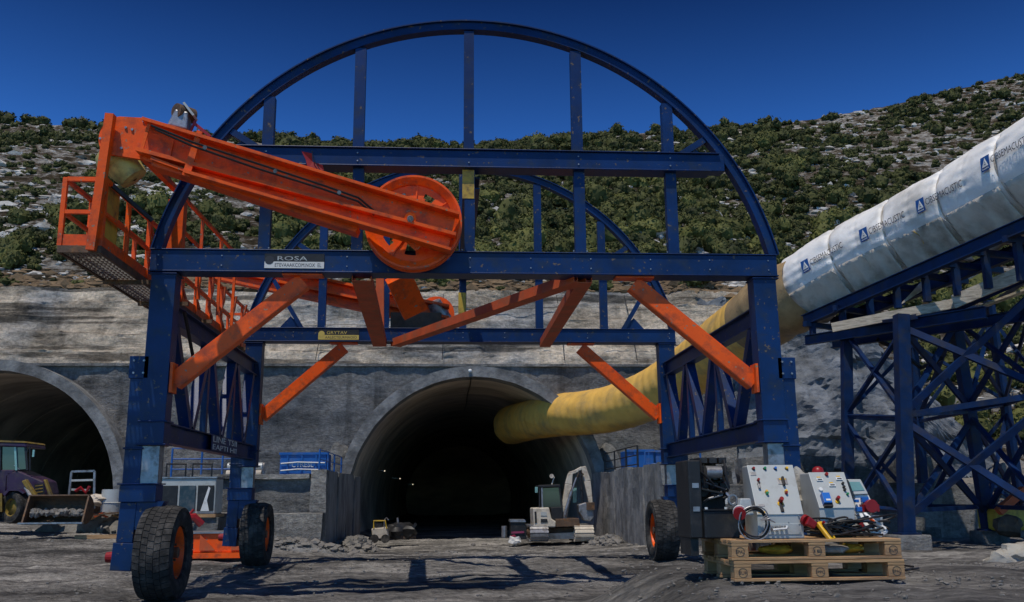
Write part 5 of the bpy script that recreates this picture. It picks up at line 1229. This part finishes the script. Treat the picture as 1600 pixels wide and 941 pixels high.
knob('stop_disc', .55, .20, .024, .006, YELP, t, .006); knob('stop_button', .56, .25, .018, .04, REDP, t, .01); slab('stop_stem', .55, .12, .024, .07, .012, BLACK, t, .006)
slab('label_plate', .13, .17, .046, .02, .003, STEEL, t, .006); slab('warning_label', .1, .035, .05, .014, .002, YELP, t, .006)
xm = (xa+xb)/2; xw = xa; xa = spot(1160, 850, Yc).x
obj('lower_panel', B().box((xw+.03, Yc-.006, DZ+.03), (xb-.02, Yc-.001, DZ+zk*.62)), GREYP, t, bevel=.003)
for k in range(4): obj('cable_gland', B().cyl((xa+.22+k*.035, Yc-.006, DZ+.085), (xa+.22+k*.035, Yc-.035, DZ+.08), .011, .011, 10), STEEL, t, True)
obj('white_tube', B().tube([(xa+.22, Yc-.04, DZ+.065), (xa+.27, Yc-.045, DZ+.07), (xa+.32, Yc-.04, DZ+.073), (xa+.33, Yc-.03, DZ+.09)], .008, 8), WHITEP, t, True)
for z in (.04, .16, .1): obj('screw', B().cyl((xb-.035, Yc, DZ+z), (xb-.035, Yc-.008, DZ+z), .006, .006, 8), STEEL, t)
bolts('screws', [(xa+.2, Yc-.001, DZ+zk*.66), (xm+.06, Yc-.001, DZ+zk*.66)], (0, -1, 0), .005, STEEL, t)
# socket box on its left side
sb = thing('socket_box', 'small grey socket box with a red cap on the left side of the largest console', 'socket box', (xa-.02, Yc+.02, DZ+.22))
obj('box', B().hexa([(xa-.03, Yc-.03, DZ+.17), (xa+.09, Yc-.03, DZ+.17), (xa+.09, Yc+.08, DZ+.17), (xa-.03, Yc+.08, DZ+.17), (xa-.0, Yc-.02, DZ+.29), (xa+.075, Yc-.02, DZ+.29), (xa+.075, Yc+.08, DZ+.29), (xa-.0, Yc+.08, DZ+.29)]), GREYP, sb, bevel=.008)
obj('cap', B().cyl((xa-.02, Yc-.04, DZ+.19), (xa-.035, Yc-.085, DZ+.18), .045, .045, 20), REDP, sb, True); obj('cap_ring', B().cyl((xa-.014, Yc-.025, DZ+.195), (xa-.02, Yc-.045, DZ+.19), .05, .05, 20), WHITEP, sb, True)
obj('cable_loop', B().lathe([(-.006, .03), (.006, .03), (.006, .042), (-.006, .042)], (xa-.045, Yc+.03, DZ+.28), (.3, -1, 0), 20), STEEL, sb, True)
# coiled cable hanging in front of it
ck = thing('cable_coil', 'round coil of dark cable hanging against the front of the largest console', 'cable coil', (xa+.08, Yc-.05, DZ+.1))
for k in range(7):
    R1 = .098+.007*(k % 4); cx_, cz_ = xa+.075+.004*math.sin(k*2), DZ+.105+.003*k
    pts = [(cx_+R1*.95*math.cos(a)+.01*math.sin(a*2+k), Yc-.045-.006*k-.01*math.sin(a+k), cz_+R1*math.sin(a)) for a in np.linspace(0, 2*math.pi, 36)]; obj('cable_turn', B().tube(pts, .005, 6, False), CABLE if k % 3 else STEEL, ck, True)
for k in range(4): obj('cable_end', B().tube([(xa+.12, Yc-.07, DZ+.14), (xa+.16+.01*k, Yc-.09, DZ+.17-.012*k), (xa+.19+.012*k, Yc-.08, DZ+.13-.004*k)], .004, 5), STEEL, ck, True)
# second console
Y2 = 6.98
x2a, x2b = spot(1283, 830, Y2).x, spot(1338, 830, Y2).x; zb2_ = DZ+.045; zk2 = spot(1300, 794, Y2).z-zb2_; Yt2 = Y2+.16; zt2 = spot(1300, 739, Yt2).z-zb2_
t, S_, slab, knob, n_ = console('control_console', 'smaller grey control console with a blue socket and yellow labels, right of the largest one', x2a, x2b, zt2, (spot(1263, 739, Yt2).x, spot(1318, 739, Yt2).x), zk2, zb2_, Y2, Yt2, Y2+.34, GREYP)
c1, c2, c3, c4 = [S_(u, v, .0) for u, v in ((-.005, -.01), (1.02, -.01), (1.01, 1.01), (-.005, 1.01))]; obj('door_edge', B().prism([c1, c2, c3, c4], n_*.006), GREYP, t, bevel=.003)
knob('stop_button', .48, .93, .014, .02, REDP, t, .006)
for u, v in ((.24, .78), (.8, .80), (.55, .62)): s1_ = slab('meter', u, v, .05, .022, .01, WHITEP, t, .006); slab('meter_scale', u, v, .036, .008, .002, BLACK, s1_, .017); slab('warning_label', u, v+.085, .03, .009, .001, YELP, t, .006)
knob('lamp', .18, .50, .017, .014, WHITEP, t, .006)
for v in (.66, .56, .48): knob('switch', .86, v, .011, .02, BLACK, t, .006)
knob('switch', .9, .36, .01, .02, GREENP, t, .006); sk = slab('blue_socket', .22, .2, .06, .085, .045, BLUEP, t, .006); slab('socket_base', .24, .06, .065, .045, .03, BLACK, t, .006); slab('socket_label', .24, .13, .035, .016, .003, WHITEP, t, .052)
knob('stop_disc', .56, .16, .018, .006, YELP, t, .006); knob('stop_button', .57, .22, .015, .035, REDP, t, .01)
for k in range(5): obj('cable_gland', B().cyl((x2a+.03+k*.045, Y2, zb2_+.05), (x2a+.03+k*.045, Y2-.03, zb2_+.035), .011, .011, 10), STEEL, t, True)
obj('legs', B().box((x2a+.03, Y2+.05, DZ), (x2b-.01, Y2+.3, zb2_-.001)), BLACK, t)
bn = thing('red_beacon', 'dark red beacon cap behind the top of the smaller console', 'beacon', spot(1278, 735, 7.25)); p = spot(1278, 737, 7.25); obj('dome', B().lathe([(-.03, .045), (0, .046), (.025, .038), (.038, .02), (.042, .001)], p, (0, 0, 1), 20, False), REDP, bn, True); obj('foot', B().cyl(p-Vector((0, 0, .12)), p-Vector((0, 0, .03)), .02, .03, 12), BLACK, bn)
# third box with sockets
Y3 = 7.12; t = thing('socket_board', 'small grey socket board with blue and dark red sockets, right end of pallets', 'socket board', spot(1348, 838, Y3))
def q3(px, py, d=0): return spot(px, py, Y3+d)
obj('upper_box', B().prism([q3(*p, d) for p, d in (((1325, 749), .05), ((1345, 749), .05), ((1357, 772), 0), ((1335, 773), 0))], (0, .12, 0)), GREYP, t, bevel=.006); obj('window', B().prism([q3(*p, d-.012) for p, d in (((1327, 753), .05), ((1343, 753), .05), ((1351, 766), .02), ((1332, 767), .02))], (0, .008, 0)), GLASSL, t)
obj('lower_box', B().prism([q3(*p, d) for p, d in (((1336, 774), .02), ((1357, 773), .02), ((1371, 801), -.03), ((1338, 805), -.03))], (0, .14, 0)), WHITEP, t, bevel=.006); obj('foot_box', B().box(tuple(q3(1336, 806, -.02)), tuple(q3(1369, 836, .12))), GREYP, t, bevel=.006)
for (px, py, w) in ((1351, 781, .026), (1342, 796, .022), (1338, 783, .014)): p = q3(px, py, -.035); obj('blue_socket', B().box((p.x-w, p.y-.02, p.z-w*.8), (p.x+w, p.y+.02, p.z+w*.8)), BLUEP, t, bevel=.004)
p = q3(1360, 791, -.07); obj('red_socket', B().cyl(p+Vector((0, .05, 0)), p, .045, .045, 20).cyl(p, p+Vector((0, -.03, 0)), .05, .05, 20), REDP, t, True, bevel=.003); obj('socket_foot', B().box(tuple(q3(1348, 800, -.06)), tuple(q3(1368, 788, .0))), REDP, t)
# cables, plugs, pendant
cc = thing('cable_heap', 'heap of thick black cables lying on the pallet in front of the smaller console', 'cables', spot(1300, 845, 6.95)); r = random.Random(5)
for k in range(16):
    c = spot(1285+(k % 4)*26, 840, 6.93); R1 = .05+.09*r.random()
    pts = [(c.x+R1*1.3*math.cos(a)+.02*math.sin(2*a+k), c.y+R1*.45*math.sin(a), DZ+.02+.016*(k//3)+.028*math.sin(a+k)+.01*math.sin(a*2+k)+.028) for a in np.linspace(0, 2*math.pi*(.7+.3*r.random()), 30)]; obj('cable', B().tube(pts, .0075, 7), CABLE, cc, True)
for k in range(5):
    x = x2a+.03+k*.045; pts = [(x, Y2-.03, zb2_+.035), (x+.01, Y2-.07, zb2_+.02), (x+.03+.02*k, Y2-.10, DZ+.03), (x+.10+.03*k, Y2-.09, DZ+.02)]; obj('cable', B().tube(pts, .008, 7), CABLE, cc, True)
pe = thing('pendant_control', 'yellow hand-held pendant control lying on the black cables', 'pendant control', spot(1290, 835, 6.8)); a, c = spot(1279, 817, 6.86), spot(1301, 844, 6.76)
pb = obj('case', B().bar(a, c, .05, .035, (.3, -1, .5), w2=.058, h2=.03), YELP, pe, bevel=.008); 
m_ = a.lerp(c, .5); obj('black_face', B().bar(a.lerp(c, .2)+Vector((.008, -.024, .012)), a.lerp(c, .85)+Vector((.008, -.022, .012)), .02, .01, (.3, -1, .5)), BLACK, pe); obj('red_button', B().cyl(a.lerp(c, .12)+Vector((.01, -.02, .01)), a.lerp(c, .12)+Vector((.016, -.04, .022)), .009, .009, 10), REDP, pe, True)
obj('hook', B().tube([a, a+Vector((-.015, 0, .015)), a+Vector((-.005, 0, .03)), a+Vector((.012, 0, .02))], .004, 5), BLACK, pe)
wc = thing('white_cable', 'bundle of white cable with grey plug hanging from the socket board', 'cable', spot(1350, 810, 6.95))
for k in range(4): obj('cable_strand', B().tube([spot(1344+2*k, 803, 7.02), spot(1350+3*k, 817, 6.95), spot(1362+4*k, 832, 6.9), spot(1376+3*k, 838-2*k, 6.9), spot(1385-2*k, 832-2*k, 6.92)] if k < 2 else [spot(1346+2*k, 802, 7.02), spot(1358+3*k, 815, 6.96), spot(1374+3*k, 822+k, 6.94), spot(1388-k, 830, 6.92), spot(1378, 834, 6.9), spot(1366, 823, 6.95)], .0085, 8), WHITEP, wc, True)
obj('plug', B().cyl(spot(1366, 816, 6.9), spot(1376, 822, 6.9), .017, .014, 12), GREYP, wc, True); obj('plug_collar', B().cyl(spot(1360, 811, 6.9), spot(1365, 815, 6.9), .01, .013, 10), ORANGE, wc, True)
rp = thing('red_plug', 'large red industrial plug lying between the two consoles', 'plug', spot(1265, 820, 6.85)); obj('body', B().bar(spot(1259, 813, 6.84), spot(1274, 822, 6.84), .07, .07, w2=.05, h2=.05), REDP, rp, bevel=.01); obj('collar', B().cyl(spot(1256, 812, 6.86), spot(1260, 814, 6.84), .04, .04, 16), REDP, rp)
rp = thing('red_plug', 'round dark red plug behind the white cable on the pallet', 'plug', spot(1346, 824, 7)); obj('body', B().cyl(spot(1346, 822, 7.0), spot(1348, 823, 6.95), .032, .03, 16), REDP, rp, True); obj('tail', B().cyl(spot(1346, 822, 7.0), spot(1344, 822, 7.06), .018, .018, 10), BLACK, rp)
# white sack / plastic sheet behind
wsk = thing('white_sheet', 'crumpled white plastic sheet behind the consoles', 'plastic sheet', spot(1250, 760, 7.3)); obj('sheet', B().blob(spot(1248, 757, 7.35), (.07, .04, .12), 5, 2, .3), SACK, wsk, True); obj('fold', B().blob(spot(1252, 790, 7.35), (.09, .05, .12), 8, 2, .35), SACK, wsk, True)
# yellow bags seen through the pallets
for k, (px, m_, lb) in enumerate(((1215, YELLOW, 'yellow bag pushed inside the upper pallet, left gap'), (1325, YELLOW, 'yellow bag pushed inside the upper pallet, right gap'), (1292, SACK, 'pale crumpled sack stuffed in the right gap of the upper pallet'))):
    p = spot(px, 864, 6.98); o = obj('stuffed_bag', B().blob((p.x, 7.0 if k < 2 else 6.9, PZ+.145+.062), (.14, .1, .036), k, 1, .15), m_); tag(o, lb, 'bag')
# hydraulic power pack, black
Yp = 7.02; xl, xr = spot(1095, 850, Yp).x-.0, spot(1155, 850, Yp).x; zp0 = DZ-.0; zp1 = spot(1120, 716, Yp+.2).z; zm = spot(1120, 798, Yp).z
t = thing('power_pack', 'tall black hydraulic power pack with gauges and hoses at the left end of the pallets', 'power pack', ((xl+xr)/2, Yp+.2, zp0))
zside = zp0; obj('side_column', B().box((xl-.065, Yp+.02, zside), (xl+.03, Yp+.42, zp1-.02)), BLACK, t, bevel=.01); obj('tank', B().box((xl+.031, Yp-.02, zp0), (xr+.005, Yp+.4, zm)), BLACK, t, bevel=.01); obj('tank_rim', B().box((xl+.028, Yp-.03, zm+.001), (xr+.01, Yp+.4, zm+.01)), BLACK, t)
obj('back_plate', B().box((xl+.031, Yp+.3, zm+.011), (xr-.06, Yp+.33, zp1)), BLACK, t); obj('back_plate', B().box((xr-.059, Yp+.3, zm+.011), (xr+.0, Yp+.33, zp1-.12)), BLACK, t)
r = random.Random(3); H = zp1-zm
for k in range(5):
    for j in range(3): x = xl+.06+j*.075; z = zm+.10+k*H*.16; obj('valve_block', B().box((x, Yp+.14, z), (x+.06, Yp+.299, z+.045)), BLACK, t, bevel=.004)
for k in range(26): x, z = r.uniform(xl+.05, xr-.03), zm+.1+r.random()*(H-.16); obj('fitting', B().cyl((x, Yp+.14, z), (x, Yp+.10, z), .007, .006, 8), [STEEL, REDP, BLACK, STEEL][k % 4], t, True)
for k in range(3): x = xl+.07+k*.09; g_ = obj('gauge', B().cyl((x, Yp+.12, zm+H*.55+.03*k), (x, Yp+.09, zm+H*.55+.03*k), .02, .02, 16), BLACK, t, True)
obj('motor', B().cyl((xl+.09, Yp+.1, zm+H*.72), (xl+.21, Yp+.1, zm+H*.72), .05, .045, 18), STEEL, t, True)
for k in range(8): x0_, x1_ = xl+.05+r.random()*.2, xl+.05+r.random()*.2; z0_, z1_ = zm+.02+r.random()*.1, zm+.1+r.random()*H*.7; obj('hose', B().tube([(x0_, Yp+.12, z0_), (x0_+.02, Yp+.03, (z0_*2+z1_)/3), (x1_-.02, Yp+.04, (z0_+2*z1_)/3), (x1_, Yp+.13, z1_)], .009, 7), CABLE if k % 4 else STEEL, t, True)
for k in range(2): obj('filler_cap', B().cyl((xl+.06+.15*k, Yp+.02, zm+.01), (xl+.06+.15*k, Yp+.02, zm+.025), .012, .012, 10), WHITEP, t, True)
for z in (.33, .62): obj('side_label', B().box((xl-.04, Yp+.015, zp0+(zp1-zp0)*z), (xl+.01, Yp+.018, zp0+(zp1-zp0)*z+.035)), STEEL, t)
obj('skirt', B().box((xl-.06, Yp+.06, PZ+.16), (xl-.0, Yp+.38, zp0-.001)), BLACK, t)
# ground cable right of the pallets and sacks at the edge
gc = thing('ground_cable', 'black cable lying in loops on the gravel right of the pallets', 'cable', (3.35, 7.6, gz(3.35, 7.6)))
for k in range(3):
    pts = [(3.42+.12*k+.16*math.cos(a), 7.5+.25*math.sin(a)+.1*k, gz(3.42, 7.5)+.02) for a in np.linspace(0, 5.6, 24)]; obj('cable_turn', B().tube(pts, .009, 6), CABLE, gc, True)
for k, (px, py, s) in enumerate(((1572, 884, .34), (1597, 868, .38), (1604, 900, .32))):
    Y = 12.4; p = spot(px, py, Y); p.z = max(gz(p.x, Y)+s*.45, p.z); o = obj('sack', B().blob(p, (s*.8, s*.7, s*.5), k+3, 2, .35), SACK, None, True); tag(o, ['crumpled pale sack leaning lowest at the right edge of the yard', 'pale sack on top of the pile at the right edge of the yard', 'half hidden sack at the very right edge below the others'][k], 'sack')
t = thing('yellow_site_machine', 'yellow and brown machine half hidden behind the trestle at the right edge', 'machine', spot(1585, 835, 25)); obj('body', B().box(tuple(spot(1560, 830, 25)), tuple(spot(1625, 790, 26))), YELLOW, t, bevel=.08); obj('boom', B().bar(spot(1560, 800, 24.8), spot(1600, 765, 24.8), .2, .2), ORANGE2, t); obj('engine', B().blob(spot(1575, 822, 24.8), (.4, .3, .3), 2, 1, .4), RUST, t)
# timber sleepers on the road in the shade lines
for k, (a, c) in enumerate((((640, 862), (860, 860)), ((120, 812), (190, 808)))):
    Y0 = 25 if k == 0 else 32; p, q = spot(*a, Y0), spot(*c, Y0); 
    if k: p.z = q.z = gz(p.x, Y0)+.07; tag(obj('timber', B().bar(p, q, .16, .12), WOOD), 'squared timber lying in front of the loader bucket', 'timber')
